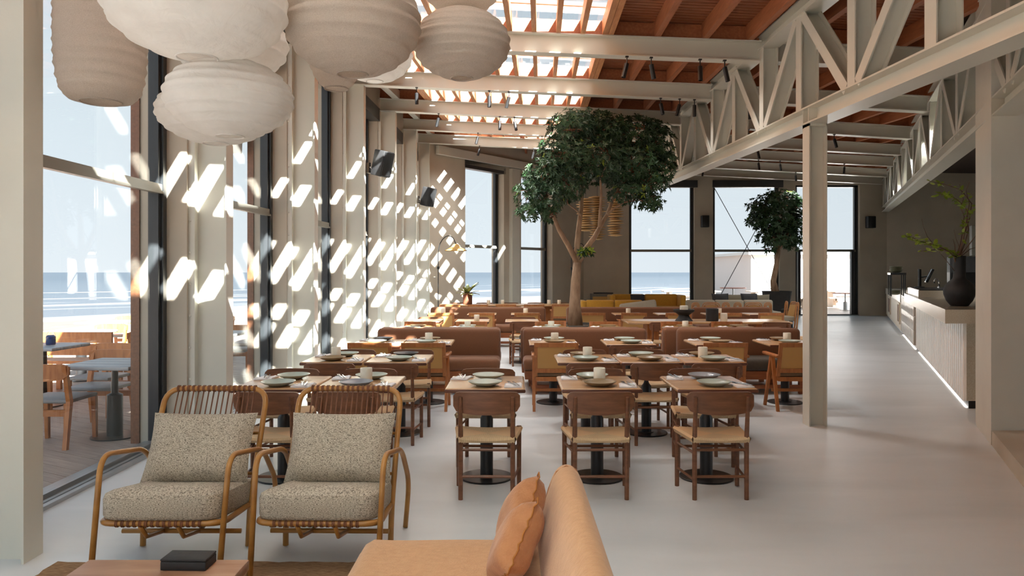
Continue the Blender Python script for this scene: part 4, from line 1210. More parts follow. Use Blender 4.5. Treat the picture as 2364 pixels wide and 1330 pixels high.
for k in range(nb): fs.append((bnd[(k+1) % nb], bnd[k], o+k, o+(k+1) % nb))
m.add(vs, fs); m.build('seat_cushion', 'tan_fabric', sf, smooth=True)
# back: profile swept along the sofa, rounded end
m = MB(); prof = [(.10, .22), (.10, .30), (.125, .48), (.165, .63), (.20, .705), (.245, .732), (.29, .715), (.32, .65), (.345, .50), (.365, .30), (.37, .12), (.12, .12)]
def smooth_prof(P):
    out = []; n_ = len(P)
    for i in range(n_):
        p0, p1, p2, p3 = P[i-1], P[i], P[(i+1) % n_], P[(i+2) % n_]
        for k in range(4):
            t = k/4
            out.append(tuple(.5*((2*p1[c])+(-p0[c]+p2[c])*t+(2*p0[c]-5*p1[c]+4*p2[c]-p3[c])*t*t+(-p0[c]+3*p1[c]-3*p2[c]+p3[c])*t**3) for c in (0, 1)))
    return out
prof0 = prof; prof = smooth_prof(prof)
vs = []; fs = []; npf = len(prof)
ys = [-1.0, -.6, -.2, .2, .6, .86, .94, .985, 1.0]; sc = [1, 1, 1, 1, 1, 1, .985, .94, .82]
for y, s in zip(ys, sc):
    for (x, z) in prof: vs.append((.235+(x-.235)*s, y, (z-.40)*(1-(1-s)*.35)+.40))
for j in range(len(ys)-1):
    for k in range(npf):
        q = (k+1) % npf; fs.append((j*npf+k, j*npf+q, (j+1)*npf+q, (j+1)*npf+k))
fs.append(tuple(range(npf))); fs.append(tuple(reversed([(len(ys)-1)*npf+k for k in range(npf)])))
fs = [tuple(reversed(f)) for f in fs]
m.add(vs, fs); bk = m.build('backrest', 'tan_fabric', sf, smooth='all')
m = MB(); m.tube([(.235+(x-.235)*.992, .93, (z-.40)*.998+.402) for (x, z) in prof0[2:9]], 0.003, 5); m.build('seam', 'tan_fabric_dark', bk, smooth='all')
for sx in (-.55, .22):
    for sy in (-.8, .8):
        m = MB(); m.box((sx-.03, sy-.03, 0), (sx+.03, sy+.03, .10)); m.build('foot', 'dark_wood', sf)
for (loc, ry, rz, lab) in (((0.035, 3.14, 0.570), 68, 8, 'tan linen pillow with frayed edge, farther along the sofa back'), ((0.01, 2.84, 0.565), 64, -3, 'tan linen pillow with frayed edge leaning on its twin')):
    M = Matrix.Rotation(math.radians(rz), 4, 'Z') @ Matrix.Rotation(math.radians(-ry), 4, 'Y') @ Matrix.Rotation(math.radians(38), 4, 'Z')
    p = thing('throw_pillow', lab, 'pillow', loc, group='tan pillows on the sofa')
    m = MB(); pillow(m, .30, .30, .15, M, pinch=.10); m.build('cover', 'tan_fabric_dark', p, smooth='all')
    pts = []
    for k in range(64):
        t = k/64*4; q = int(t); f = t-q
        c = [(-1, -1), (1, -1), (1, 1), (-1, 1)]; a, b = c[q], c[(q+1) % 4]
        u, v = a[0]+(b[0]-a[0])*f, a[1]+(b[1]-a[1])*f
        px = 1-.10*(1-v*v)*abs(u)**3; py = 1-.10*(1-u*u)*abs(v)**3
        pts.append(tuple(M @ Vector((u*.151*px, v*.151*py, .005*math.sin(k*2.4)))))
    m = MB(); m.tube(pts, .0035, 5, closed=True); m.build('frayed_edge', 'thread', p, smooth='all')

# ------------------------------------------------------------------ hanging lanterns
def lantern(name, label, x, y, zmid, r, hh, mat, ribs, shape=2.0, open_=0.22, seams=False):
    o = thing(name, label, 'lantern', (x, y, zmid), random.uniform(0, 6), group='hanging paper and linen lanterns')
    prof = []; N_ = ribs*6
    tmax = math.acos(open_**(1.0 if shape <= 2 else shape/2))
    for i in range(N_+1):
        t = -1+2*i/N_
        # superellipse outline
        zz = math.sin(t*tmax)*hh/math.sin(tmax) if shape <= 2 else t*hh
        if shape <= 2: rr = r*math.cos(t*tmax)
        else: rr = r*(open_+(1-open_)*max(0.0, 1-abs(t)**shape)**(1/shape))
        f = (i % 6)/6
        rr -= 0.034*r*(math.sin(PI*f))*(0.7+0.6*random.random())
        prof.append((rr, zz))
    m = MB(); n = 56; vs = []; fs = []
    ph = [random.uniform(0, 6) for _ in range(6)]
    for i, (rr, z) in enumerate(prof):
        for k in range(n):
            a = 2*PI*k/n
            w_ = 1+0.006*math.sin(3*a+ph[i % 6])*(i % 6 != 0)+0.004*math.sin(11*a+i)*(i % 6 in (2, 3, 4))
            vs.append((rr*w_*math.cos(a), rr*w_*math.sin(a), z+0.004*r*math.sin(2*a+i*.2)))
    for i in range(len(prof)-1):
        for k in range(n):
            j = (k+1) % n; fs.append((i*n+k, i*n+j, (i+1)*n+j, (i+1)*n+k))
    m.add(vs, fs); m.build('shade', mat, o, smooth='all')
    for zz, r0 in ((prof[0][1], prof[0][0]), (prof[-1][1], prof[-1][0])):
        m = MB(); m.tube([(r0*math.cos(2*PI*k/32), r0*math.sin(2*PI*k/32), zz) for k in range(32)], .005, 5, closed=True)
        m.build('rim_ring', 'linen_shade' if mat == 'linen_shade' else 'paper_white', o, smooth='all')
    zt = zroof(x, y)-zmid-RAFT_H
    m = MB(); m.tube([(0, 0, prof[-1][1]*0.2), (0, 0, zt)], .004, 6); m.build('cord', 'black_metal', o)
    m = MB(); m.tube([(-prof[-1][0], 0, prof[-1][1]), (prof[-1][0], 0, prof[-1][1])], .003, 5); m.build('hanger_wire', 'chrome', o)
    m = MB(); m.lathe([(.018, prof[-1][1]*.2-.09), (.03, prof[-1][1]*.2-.06), (.02, prof[-1][1]*.2), (.018, prof[-1][1]*.2+.05)], 12); m.build('bulb', 'candle', o, smooth=True)
    return o
lantern('linen_lantern', 'tall barrel-shaped natural linen lantern hanging by the terrace window', -2.40, 4.30, 3.04, .25, .43, 'linen_shade', 13, shape=3.2, open_=.45)
lantern('paper_lantern', 'largest flattened white paper lantern of the cluster', -1.54, 3.60, 2.925, .434, .26, 'paper_white', 9)
lantern('paper_lantern', 'white paper lantern half hidden behind the largest one', -1.77, 4.62, 3.05, .36, .22, 'paper_white', 8)
lantern('paper_lantern', 'low white paper lantern hanging below the largest one', -1.496, 3.90, 2.536, .333, .20, 'paper_white', 11)
lantern('paper_lantern', 'low white paper lantern behind its lower twin', -1.87, 4.65, 2.62, .36, .19, 'paper_white', 11)
lantern('linen_lantern', 'wide natural linen lantern beside the largest white one', -.877, 4.05, 2.99, .379, .285, 'linen_shade', 11)
lantern('linen_lantern', 'small egg-shaped linen lantern behind the wide linen one', -1.134, 4.75, 3.06, .185, .26, 'linen_shade', 10, open_=.4)
lantern('paper_lantern', 'white paper lantern peeking out behind the wide linen one', -1.026, 5.50, 3.24, .285, .20, 'paper_white', 8)
lantern('linen_lantern', 'flattened linen lantern farthest from the window, lower of two', -.307, 4.50, 3.01, .30, .208, 'linen_shade', 11)
lantern('linen_lantern', 'flattened linen lantern hanging just above another', -.316, 4.60, 3.425, .257, .19, 'linen_shade', 10)

# ------------------------------------------------------------------ trees
def at(px, y, d): return Vector(((px-1182)/1700*d, d, 1.62+(627-y)/1700*d))
def leaves(mb, c, axis, n, L_, W_, mi=0, spread=1.0):
    ax_ = axis.normalized(); u = ax_.orthogonal().normalized(); v = ax_.cross(u)
    a0 = random.uniform(0, 6)
    for k in range(n):
        a = a0+2*PI*k/n+random.uniform(-.3, .3)
        dr = (ax_*random.uniform(.05, .8)+(u*math.cos(a)+v*math.sin(a))*spread).normalized()
        l = L_*random.uniform(.7, 1.15); w_ = W_*random.uniform(.8, 1.2)
        s = dr.cross(ax_).normalized(); up = s.cross(dr)
        p0 = c; p1 = c+dr*l*.45+s*w_+up*.006; p2 = c+dr*l-Vector((0, 0, l*.12)); p3 = c+dr*l*.45-s*w_+up*.006
        pm_ = c+dr*l*.5-up*.004
        o = len(mb.v); mb.v += [tuple(p0), tuple(p1), tuple(p2), tuple(p3), tuple(pm_)]
        mb.f += [(o, o+1, o+4), (o+1, o+2, o+4), (o+2, o+3, o+4), (o+3, o, o+4)]; mb.mi += [mi]*4
def tree(name, label, base, d, trunk, branches, lobes, dens, L_, W_, pot, rt, lime=0.03, potargs=None):
    t = thing(name, label, 'tree', base)
    B = Vector(base)
    loc = lambda p, dd=0: at(p[0], p[1], d+dd)-B
    tp = [loc(p) for p in trunk]
    m = MB(); n = len(tp); m.tube(tp, [rt*(1.25 if i == 0 else 1-.38*i/(n-1)) for i in range(n)], 12); tr = m.build('trunk', 'bark', t, smooth='all')
    ends = []
    for (pts, r0, r1, depth) in branches:
        m = MB(); nn = len(pts); bp = [loc(p, depth*(i/(nn-1))**1.2) for i, p in enumerate(pts)]
        m.tube(bp, [r0+(r1-r0)*i/(nn-1) for i in range(nn)], 9); m.build('branch', 'bark', t, smooth='all')
        ends += bp[len(bp)//2:]
    lf = MB(); tw = MB()
    for (px, y, rx, ry, dr, dd) in lobes:
        c = loc((px, y), dd); sx = rx/1700*d; sz = ry/1700*d
        N_ = int(dens*sx*sz*(1+dr))
        near = sorted(ends, key=lambda e: (e-c).length)[:2]
        for e in near:
            mid = (e+c)/2+Vector((J(.08), J(.1), J(.08)))
            tw.tube([e, mid, c+Vector((J(.05), J(.1), J(.05)))], [.016, .011, .006], 6)
        for q in range(10):
            a = Vector((random.gauss(0, 1), random.gauss(0, 1), random.gauss(0, 1))).normalized()
            e = c+Vector((a.x*sx*.85, a.y*dr*.85, a.z*sz*.85)); tw.tube([c, (c+e)/2+Vector((0, 0, .04)), e], [.008, .006, .003], 5)
        for q in range(N_):
            a = Vector((random.gauss(0, 1), random.gauss(0, 1), random.gauss(0, 1))).normalized()
            rad = random.uniform(.45, 1.0)**.6
            p = c+Vector((a.x*sx*rad, a.y*dr*rad, a.z*sz*rad))
            leaves(lf, p, a+Vector((0, 0, .5)), random.choice((5, 6, 7)), L_, W_, 1 if random.random() < lime else 0)
    o = lf.build('foliage', ['leaf_dark', 'leaf_lime'], t); o['kind'] = 'stuff'
    o = tw.build('twigs', 'twig', t, smooth='all'); o['kind'] = 'stuff'
    return t
TD = 13.5
bs = (1.16, TD, 0.62)
tree('potted_tree', 'tall broad-crowned potted tree with three forking pale stems', bs, TD,
     [(1328, 752), (1327, 700), (1329, 650), (1333, 606)],
     [([(1333, 608), (1312, 567), (1290, 530), (1278, 500), (1262, 465), (1240, 430)], .055, .018, -.5),
      ([(1333, 608), (1333, 560), (1337, 520), (1342, 480), (1344, 440), (1341, 400), (1346, 340)], .062, .018, .2),
      ([(1333, 608), (1352, 575), (1374, 545), (1387, 520), (1402, 495), (1413, 465), (1424, 440), (1460, 400)], .06, .016, .3),
      ([(1384, 524), (1386, 490), (1388, 450), (1386, 415), (1410, 360)], .036, .014, -.3),
      ([(1343, 500), (1330, 485), (1310, 470), (1296, 462)], .02, .009, -.2),
      ([(1402, 495), (1420, 480), (1440, 468), (1470, 455)], .022, .009, .1)],
     [(1318, 300, 60, 42, .9, -.3), (1385, 305, 75, 40, 1.1, .2), (1460, 315, 75, 42, 1.1, .3), (1512, 335, 40, 52, .9, .2), (1530, 385, 30, 34, .7, .1),
      (1300, 360, 62, 46, 1.1, -.4), (1370, 375, 80, 48, 1.3, 0), (1445, 385, 80, 48, 1.2, .3), (1500, 425, 45, 36, .8, .2), (1250, 400, 46, 32, .8, -.5),
      (1225, 448, 38, 40, .7, -.5), (1262, 455, 44, 40, .8, -.4), (1310, 425, 45, 38, .8, -.3), (1225, 490, 34, 20, .5, -.5), (1272, 497, 22, 16, .4, -.5), (1500, 465, 36, 22, .6, .2), (1440, 445, 40, 24, .7, .1),
      (1352, 290, 70, 34, 1.0, .6)],
     820, .088, .0175, None, .115, lime=.012)
pt = thing('tree_planter', 'large grey round planter with gravel soil holding the big tree', 'planter', (1.16, TD, 0))
m = MB(); m.lathe([(.36, 0), (.40, .04), (.47, .60), (.47, .66), (.44, .66), (.43, .60)], 36); m.build('pot', 'pot_grey', pt, smooth=True)
m = MB(); m.lathe([(.435, .605), (.3, .625), (.0, .63)], 28, cap=False); m.build('gravel', 'soil', pt, smooth='all')
# twig tuft on the stem
m = MB()
for q in range(16): leaves(m, at(1352+random.uniform(-14, 14), 582+random.uniform(-8, 8), TD-.15), Vector((J(1), -1, .6)), 6, .10, .02, random.choice((0, 1)))
o = m.build('leaf_tuft', ['leaf_dark', 'leaf_lime']); o['kind'] = 'stuff'
tr_root = [x for x in bpy.data.objects if x.name == 'potted_tree'][0]
o.parent = tr_root; o.location = -Vector(bs)
T2D = 24.0
bs2 = (8.63, T2D, 0.95)
tree('potted_tree', 'smaller potted tree with round crown in a tall black pot', bs2, T2D,
     [(1790, 676), (1785, 650), (1793, 610), (1797, 570)],
     [([(1797, 575), (1795, 540), (1790, 500), (1795, 470)], .07, .02, .2), ([(1796, 580), (1812, 560), (1825, 530)], .04, .015, -.3), ([(1795, 560), (1775, 530), (1755, 505)], .04, .015, .2)],
     [(1795, 465, 48, 28, .9, 0), (1835, 478, 24, 30, .7, .1), (1762, 478, 36, 24, .8, .1), (1790, 505, 62, 30, 1.1, 0), (1830, 515, 30, 32, .8, 0), (1752, 510, 26, 18, .6, .1), (1800, 545, 46, 26, .9, 0), (1772, 548, 26, 16, .6, 0), (1830, 560, 20, 16, .5, 0), (1775, 575, 14, 7, .4, 0)],
     300, .15, .032, None, .11, lime=.01)
pt = thing('tree_planter', 'tall dark tapering planter holding the smaller tree', 'planter', (8.63, T2D, 0))
m = MB(); m.lathe([(.33, 0), (.34, .02), (.40, .5), (.46, .94), (.47, .985), (.44, .985), (.43, .92)], 32); m.build('pot', 'pot_black', pt, smooth=True)
m = MB(); m.lathe([(.435, .925), (.0, .945)], 24, cap=False); m.build('soil', 'soil', pt, smooth='all')

# leafy pot plant on the communal table
pp = thing('potted_plant', 'broad-leaved plant in a brown cylinder pot on the communal table', 'plant', (-1.17, 19.38, 0.757))
m = MB(); m.lathe([(.11, 0), (.125, .01), (.125, .31), (.11, .31), (.105, .27), (0, .27)], 24, cap=False); m.lathe([(0, 0), (.11, 0)], 24, cap=False); m.build('pot', 'niche_brown', pp, smooth=True)
for q in range(20):
    a = 2*PI*q/20*2.4+J(.3); el = random.uniform(.15, 1.25); l = random.uniform(.30, .46)
    m = MB(); vs = []; fs = []; nn = 8
    for i in range(nn+1):
        s = i/nn; rad = l*s*math.cos(el*(1-.35*s)); zz = .27+l*s*math.sin(el)-.28*l*s*s*(1.4-el)
        w_ = .055*math.sin(PI*min(1, s*.93+.05))**.8
        for sd in (-1, 0, 1): vs.append((math.cos(a)*rad-math.sin(a)*w_*sd, math.sin(a)*rad+math.cos(a)*w_*sd, zz-(0 if sd else .012)))
    for i in range(nn):
        for k in range(2): fs.append((i*3+k, i*3+k+1, (i+1)*3+k+1, (i+1)*3+k))
    m.add(vs, fs); m.build('leaf', 'leaf_olive', pp, smooth='all')

# arc lamps with straw shades
def arc_lamp(x, y, label, flip=1, rz=0.0):
    l = thing('arc_floor_lamp', label, 'lamp', (x, y, 0), rz, group='arc floor lamps')
    m = MB(); m.lathe([(.16, 0), (.16, .015), (.02, .02)], 24); m.build('base', 'black_metal', l, smooth=True)
    pts = [(0, 0, .02), (0, 0, 1.9), (0.0, 0, 2.1)]+[(.235-.235*math.cos(t*PI/2*1.75/8), 0, 2.1+.48*math.sin(t*PI/2*1.55/8)) for t in range(1, 9)]
    pts.append((pts[-1][0]+.02, 0, 2.34))
    m = MB(); m.tube(pts, .013, 8); m.build('stem', 'black_metal', l, smooth='all')
    ex = pts[-1][0]
    for z in (.62, 1.72):
        m = MB(); m.lathe([(.012, z-.05), (.035, z-.03), (.035, z+.03), (.012, z+.05)], 12); m.build('joint', 'black_metal', l, smooth=True)
    m = MB(); m.lathe([(.03, 2.36), (.07, 2.35), (.13, 2.27), (.29, 2.19), (.30, 2.175), (.28, 2.185), (.12, 2.25), (.03, 2.34)], 32, c=(ex, 0), cap=False); m.build('straw_shade', 'straw', l, smooth='all')
arc_lamp(-1.98, 19.75, 'slim arc floor lamp with straw hat shade by the sun-dappled wall')
arc_lamp(2.02, 25.0, 'slim arc floor lamp behind the stem of the big tree')

# stacked woven pendants behind the tree
for (x, z0, n, lab) in ((1.93, 2.70, 14, 'left strand'), (2.30, 2.50, 19, 'middle strand, longest of three'), (2.70, 2.57, 16, 'strand nearest the end window')):
    p = thing('woven_pendant', 'pendant of stacked woven straw discs behind the tree, %s' % lab, 'pendant', (x, 19.85 if n == 19 else 19.3, z0), group='woven disc pendants')
    for i in range(n):
        r = random.uniform(.15, .25)
        m = MB(); m.lathe([(.03, -.030), (r*.6, -.018), (r, 0), (r*.6, .020), (.03, .030)], 20)
        m.build('straw_disc', 'basket', p, smooth='all', loc=(J(.03), J(.03), i*.062))
    m = MB(); m.tube([(0, 0, 0), (0, 0, zroof(x, 19.5)+0.005-z0)], .006, 5); m.build('cord', 'black_metal', p)
# ================================================================== spotlights on the beams
SPOT_W = 48.0
def spot_on(p, q, px_frac, label, tilt=(0, 0), group='black beam spotlights', power=None):
    """small black can hanging from a beam; its lamp is the room's own light"""
    c = Vector(p)+(Vector(q)-Vector(p))*px_frac
    s = thing('spotlight', label, 'spotlight', (c.x, c.y-0.055, c.z), 0, group=group)
    m = MB(); m.box((-.02, -.02, -.015), (.02, .02, 0.0)); m.tube([(0, 0, 0), (0, 0, -.09)], .008, 6); m.build('mount', 'black_metal', s)
    T = Matrix.Translation((0, 0, -.09)) @ Matrix.Rotation(tilt[0], 4, 'X') @ Matrix.Rotation(tilt[1], 4, 'Y')
    m = MB(T); m.lathe([(.005, -.002), (.03, -.004), (.03, -.19), (.026, -.19), (.024, -.165), (0, -.165)], 16, cap=False); m.build('can', 'black_metal', s, smooth=True)
    ld = bpy.data.lights.new('spot_lamp', 'SPOT'); ld.energy = power or SPOT_W; ld.spot_size = math.radians(125); ld.spot_blend = 1.0
    ld.shadow_soft_size = 0.12; ld.color = (1.0, 0.99, 0.97)
    lo = bpy.data.objects.new('lamp', ld); COL.objects.link(lo); lo.parent = s
    lo.matrix_local = T @ Matrix.Translation((0, 0, -.20))
    return s
def fx(pq, x): return (x-pq[0].x)/(pq[1].x-pq[0].x)
for (k, xs, where) in ((3, (1.48, 1.79, 2.41, 2.72), 'nearest the lanterns'), (4, (-1.60, -.38, -.05, 2.45, 2.76, 3.00), 'second from the lanterns'),
                       (5, (-1.50, -.25, .05), 'third from the lanterns'), (6, (-.82, .72), 'fourth from the lanterns'), (7, (-.9, .6), 'fifth from the lanterns')):
    for i, x in enumerate(xs):
        spot_on(BEAMS[k][0], BEAMS[k][1], fx(BEAMS[k], x), 'black can spotlight on the skylight beam %s, %s from the window' % (where, nm[i]), (J(.15), random.choice((0, .25, -.2))), power=(SPOT_W if x < 2.0 else SPOT_W*.12))
for (k, xs, where) in ((1, (3.9, 5.0), 'second'), (2, (4.8, 6.6), 'third'), (3, (5.4, 5.9), 'fourth'), (4, (6.8, 7.4, 9.2), 'fifth'), (5, (6.0, 9.0), 'sixth')):
    for i, x in enumerate(xs):
        spot_on(WB[k][0], WB[k][1], fx(WB[k], x), 'black can spotlight on the %s beam between the trusses, %s from the trees' % (where, nm[i]), (J(.2), J(.2)), power=SPOT_W*0.6)
# ceiling rail over the bar
rl = thing('ceiling_rail', 'slim spotlight rail above the bar', 'rail', (8.6, 15.6, 4.30), math.radians(65.4))
m = MB(); m.box((-5.0, -.015, 0), (9.5, .015, .03)); m.build('rail', 'black_metal', rl)
rp = Vector((8.6, 15.6, 4.30)); u_ = Vector((.416, .909, 0))
m = MB()
for s in (-4.8, 0, 4.6, 9.3):
    p = rp+u_*s; m.tube([(s, 0, .03), (s, 0, zroof(p.x, p.y)-rp.z-RAFT_H+.15)], .006, 6)
m.build('hanger', 'black_metal', rl)
for i, s in enumerate((-4.2, -2.2, -.2, 1.8, 3.8, 5.8, 7.8)):
    p = rp+u_*s
    spot_on(p, p+Vector((1, 0, 0)), 0, 'black can spotlight on the rail above the bar, %s along' % nm[i], (J(.2), J(.2)), group='bar rail spotlights', power=SPOT_W*2.4)

# ================================================================== bar counter
CA = math.atan2(.909, .416)
Cn = Vector((5.33, 8.70, 0)); cu = Vector((.416, .909, 0)); cn_ = Vector((.909, -.416, 0))
cw = lambda s, o: Cn+cu*s+cn_*o
def poly_w(pts): return [(p.x, p.y) for p in pts]
bar = thing('bar_counter', 'bar counter clad in ribbed pale tiles under a thick stone slab', 'counter', tuple(Cn))
def lp(pts): return [((p-Cn).x, (p-Cn).y) for p in pts]
L1 = 6.75
near_r = Vector((6.45, 8.70, 0))
m = MB(); m.prism(lp([cw(.02, .035), near_r+Vector((0, .02, 0)), cw(L1, .75), cw(L1, .035)]), .09, 1.02); m.build('body', 'counter_stone', bar)
m = MB(); m.prism(lp([cw(.04, .06), near_r+Vector((-.02, .06, 0)), cw(L1-.02, .70), cw(L1-.02, .06)]), 0, .09); m.build('plinth', 'black_metal', bar)
led = bpy.data.materials.new('led_strip'); led.use_nodes = True
pb = led.node_tree.nodes['Principled BSDF']; pb.inputs['Emission Color'].default_value = (1, .95, .88, 1); pb.inputs['Emission Strength'].default_value = 0.9
MATS['led_strip'] = led
m = MB(); m.prism(lp([cw(.10, .035), cw(.10, .058), cw(L1-.05, .058), cw(L1-.05, .035)]), .004, .011); m.build('light_strip', 'led_strip', bar)
rib = None; ns = 34; st_ = L1/ns
for i in range(ns):
    if rib is None:
        m = MB(); sec = [(0, 0), (st_-.004, 0), (st_-.016, .026), (st_-.04, .036), (.035, .036), (.012, .026)]
        m.prism(sec, .09, 1.02); rib = m.build('ribbed_tile', 'tile_white', bar, loc=tuple(cu*(i*st_)+cn_*.035), rz=CA)
    else:
        o = rib.copy(); COL.objects.link(o); o.parent = bar; o.location = tuple(cu*(i*st_)+cn_*.035)
rib_flip = True
sl_ = MB(); A0 = Vector((5.0, 8.50, 0)); A1 = A0+cu*6.95
sl_.prism(lp([A0, A0+Vector((1.65, 0, 0)), A1+cn_*1.05, A1]), 1.02, 1.18); sl_.build('stone_slab', ['counter_stone'], bar)
tp = MB(); tp.prism(lp([A0+Vector((.004, .004, 0)), A0+Vector((1.645, .004, 0)), A1+cn_*1.045-cu*.004, A1-cu*.004]), 1.18, 1.183); tp.build('slab_top', 'counter_top', bar)
# raised block on the far half of the slab
B0 = A0+cu*4.4+cn_*.06; B1 = A0+cu*6.9+cn_*.06
up = thing('counter_block', 'raised stone block with black worktop standing on the bar slab', 'counter', (B0.x, B0.y, 1.183))
m = MB(); m.prism([((p-B0).x, (p-B0).y) for p in (B0, B0+Vector((.95, 0, 0)), B1+cn_*.9, B1)], 0, .115); m.build('block', 'counter_stone', up)
m = MB(); m.prism([((p-B0).x, (p-B0).y) for p in (B0+Vector((.02, .02, 0)), B0+Vector((.93, .02, 0)), B1+cn_*.88, B1+cn_*.02-cu*.02)], .115, .125); m.build('worktop', 'black_metal', up)
# stack of brown blocks closing the gap
E0 = cw(L1+.03, .03)
stk = thing('tile_stack', 'stack of brown wooden blocks closing the end of the ribbed bar', 'blocks', (E0.x, E0.y, 0))
for i in range(6):
    m = MB(); m.prism([((p-E0).x, (p-E0).y) for p in (E0, E0+cn_*.6, E0+cn_*.6+cu*.42, E0+cu*.42)], .10+i*.15, .10+i*.15+.146)
    m.build('block', 'niche_brown' if i % 2 else 'bench_wood', stk)
m = MB(); m.prism([((p-E0).x, (p-E0).y) for p in (E0+cn_*.05, E0+cn_*.55, E0+cn_*.55+cu*.4, E0+cn_*.05+cu*.4)], 0, .10); m.build('plinth', 'black_metal', stk)
# glossy tiled middle counter
M0 = L1+.50; ML = 3.95
mc = thing('tiled_counter', 'middle counter faced with glossy upright white tiles', 'counter', tuple(cw(M0, 0)))
o0 = cw(M0, 0)
lq = lambda pts: [((p-o0).x, (p-o0).y) for p in pts]
m = MB(); m.prism(lq([cw(M0, .02), cw(M0, .75), cw(M0+ML, .75), cw(M0+ML, .02)]), .08, .98); m.build('body', 'counter_stone', mc)
m = MB(); m.prism(lq([cw(M0+.02, .06), cw(M0+.02, .7), cw(M0+ML-.02, .7), cw(M0+ML-.02, .06)]), 0, .08); m.build('plinth', 'black_metal', mc)
m = MB(); m.prism(lq([cw(M0+.02, .02), cw(M0+.02, .05), cw(M0+ML-.02, .05), cw(M0+ML-.02, .02)]), .004, .011); m.build('light_strip', 'led_strip', mc)
m = MB(); m.prism(lq([cw(M0, -.01), cw(M0, .78), cw(M0+ML, .78), cw(M0+ML, -.01)]), .98, 1.02); m.build('worktop', 'counter_top', mc)
tl = None; nt_ = 28; tw_ = ML/nt_
for r_ in range(3):
    for i in range(nt_):
        if tl is None:
            m = MB(); m.bbox((.003, 0, .003), (tw_-.003, .03, .295), .006); tl = m.build('tile', 'tile_gloss', mc, smooth=True)
            t_ = tl
        else:
            t_ = tl.copy(); COL.objects.link(t_); t_.parent = mc
        t_.location = tuple((cw(M0+i*tw_, .02)-o0)-cn_*.0+Vector((0, 0, .085+r_*.298))); t_.rotation_euler = (J(.012), 0, CA+J(.01))
# far counter with framed niches
F0 = M0+ML+.25; FL = 19.9-F0
fc = thing('far_counter', 'far cream counter with two framed brown niches', 'counter', tuple(cw(F0, 0)))
o1 = cw(F0, 0); lr = lambda pts: [((p-o1).x, (p-o1).y) for p in pts]
m = MB(); m.prism(lr([cw(F0, .0), cw(F0, .75), cw(F0+FL, .75), cw(F0+FL, .0)]), .08, .98); m.build('body', 'shelf_pale', fc)
m = MB(); m.prism(lr([cw(F0, .04), cw(F0, .7), cw(F0+FL, .7), cw(F0+FL, .04)]), 0, .08); m.build('plinth', 'sill_metal', fc)
m = MB(); m.prism(lr([cw(F0, -.02), cw(F0, .78), cw(F0+FL, .78), cw(F0+FL, -.02)]), .82, 1.02); m.build('worktop', 'counter_stone', fc)
for (s0, s1) in ((.35, 1.0), (5.2, 6.3)):
    m = MB(); m.prism(lr([cw(F0+s0, -.012), cw(F0+s0, .01), cw(F0+s1, .01), cw(F0+s1, -.012)]), .28, .74); m.build('niche', 'niche_brown', fc)
    for (a, b, z0, z1) in ((s0-.05, s1+.05, .74, .79), (s0-.05, s1+.05, .23, .28), (s0-.05, s0, .28, .74), (s1, s1+.05, .28, .74)):
        m = MB(); m.prism(lr([cw(F0+a, -.03), cw(F0+a, .0), cw(F0+b, .0), cw(F0+b, -.03)]), z0, z1); m.build('niche_frame', 'shelf_pale', fc)
m = MB(); m.prism(lr([cw(F0-.16, .05), cw(F0-.16, .7), cw(F0-.01, .7), cw(F0-.01, .05)]), 0, .96); m.build('end_panel', 'niche_brown', fc)

# vase with branches on the slab
VX, VD = 5.68, 9.35
vz = thing('vase', 'round-bellied matt black vase with tall neck on the bar slab', 'vase', (VX, VD, 1.183))
m = MB(); m.lathe([(.085, 0), (.10, .004), (.15, .07), (.178, .15), (.18, .20), (.16, .265), (.115, .315), (.078, .345), (.07, .37), (.072, .60), (.076, .635), (.066, .635), (.06, .60), (.06, .40)], 40); m.build('vase', 'black_matte', vz, smooth=True)
br = thing('branch_bouquet', 'leafy lime-green and bare twisted branches standing in the black vase', 'branches', (VX, VD, 1.55))
B_ = Vector((VX, VD, 1.55))
def vb(pts, r0, r1, dd=0.0, leaf=0, name='stem'):
    P = [Vector((0, 0, 0))]+[at(px, y, VD+dd*(i+1)/len(pts))-B_ for i, (px, y) in enumerate(pts)]
    m = MB(); m.tube(P, [r0+(r1-r0)*i/(len(P)-1) for i in range(len(P))], 6); st = m.build(name, 'branch_brown', br, smooth='all')
    if leaf:
        m = MB()
        for i in range(max(1, len(P)//3), len(P)):
            a, b = P[i-1], P[i]
            for q in range(leaf):
                c = a+(b-a)*random.random()+Vector((J(.03), J(.04), J(.03)))
                dr = Vector((random.uniform(-1, .6), random.uniform(-1, 1), random.uniform(-.6, .7))).normalized()
                l = random.uniform(.05, .085); s = dr.cross(Vector((0, J(1), 1))).normalized()*l*.33
                o = len(m.v); m.v += [tuple(c), tuple(c+dr*l*.35+s), tuple(c+dr*l*.75+s*.7), tuple(c+dr*l), tuple(c+dr*l*.75-s*.7), tuple(c+dr*l*.35-s)]
                m.f.append((o, o+1, o+2, o+3, o+4, o+5)); m.mi.append(0)
        lf_ = m.build('leaves', 'leaf_lime', br); lf_['kind'] = 'stuff'
vb([(2203, 592), (2188, 580), (2165, 568), (2145, 562), (2125, 558), (2105, 548), (2095, 545)], .012, .003, -.2, 13)
vb([(2210, 590), (2196, 582), (2175, 575), (2150, 577), (2125, 580)], .009, .003, .1, 6)
vb([(2214, 592), (2222, 560), (2230, 520), (2234, 490), (2222, 472), (2205, 458), (2185, 450), (2165, 448)], .011, .003, -.15, 12)
vb([(2214, 590), (2226, 540), (2238, 505), (2243, 470), (2220, 440), (2190, 428), (2165, 422), (2145, 418)], .011, .003, .15, 8)
vb([(2206, 592), (2204, 565), (2200, 552)], .007, .003, .1)
vb([(2208, 592), (2214, 570), (2206, 548), (2202, 530)], .007, .003, 0)
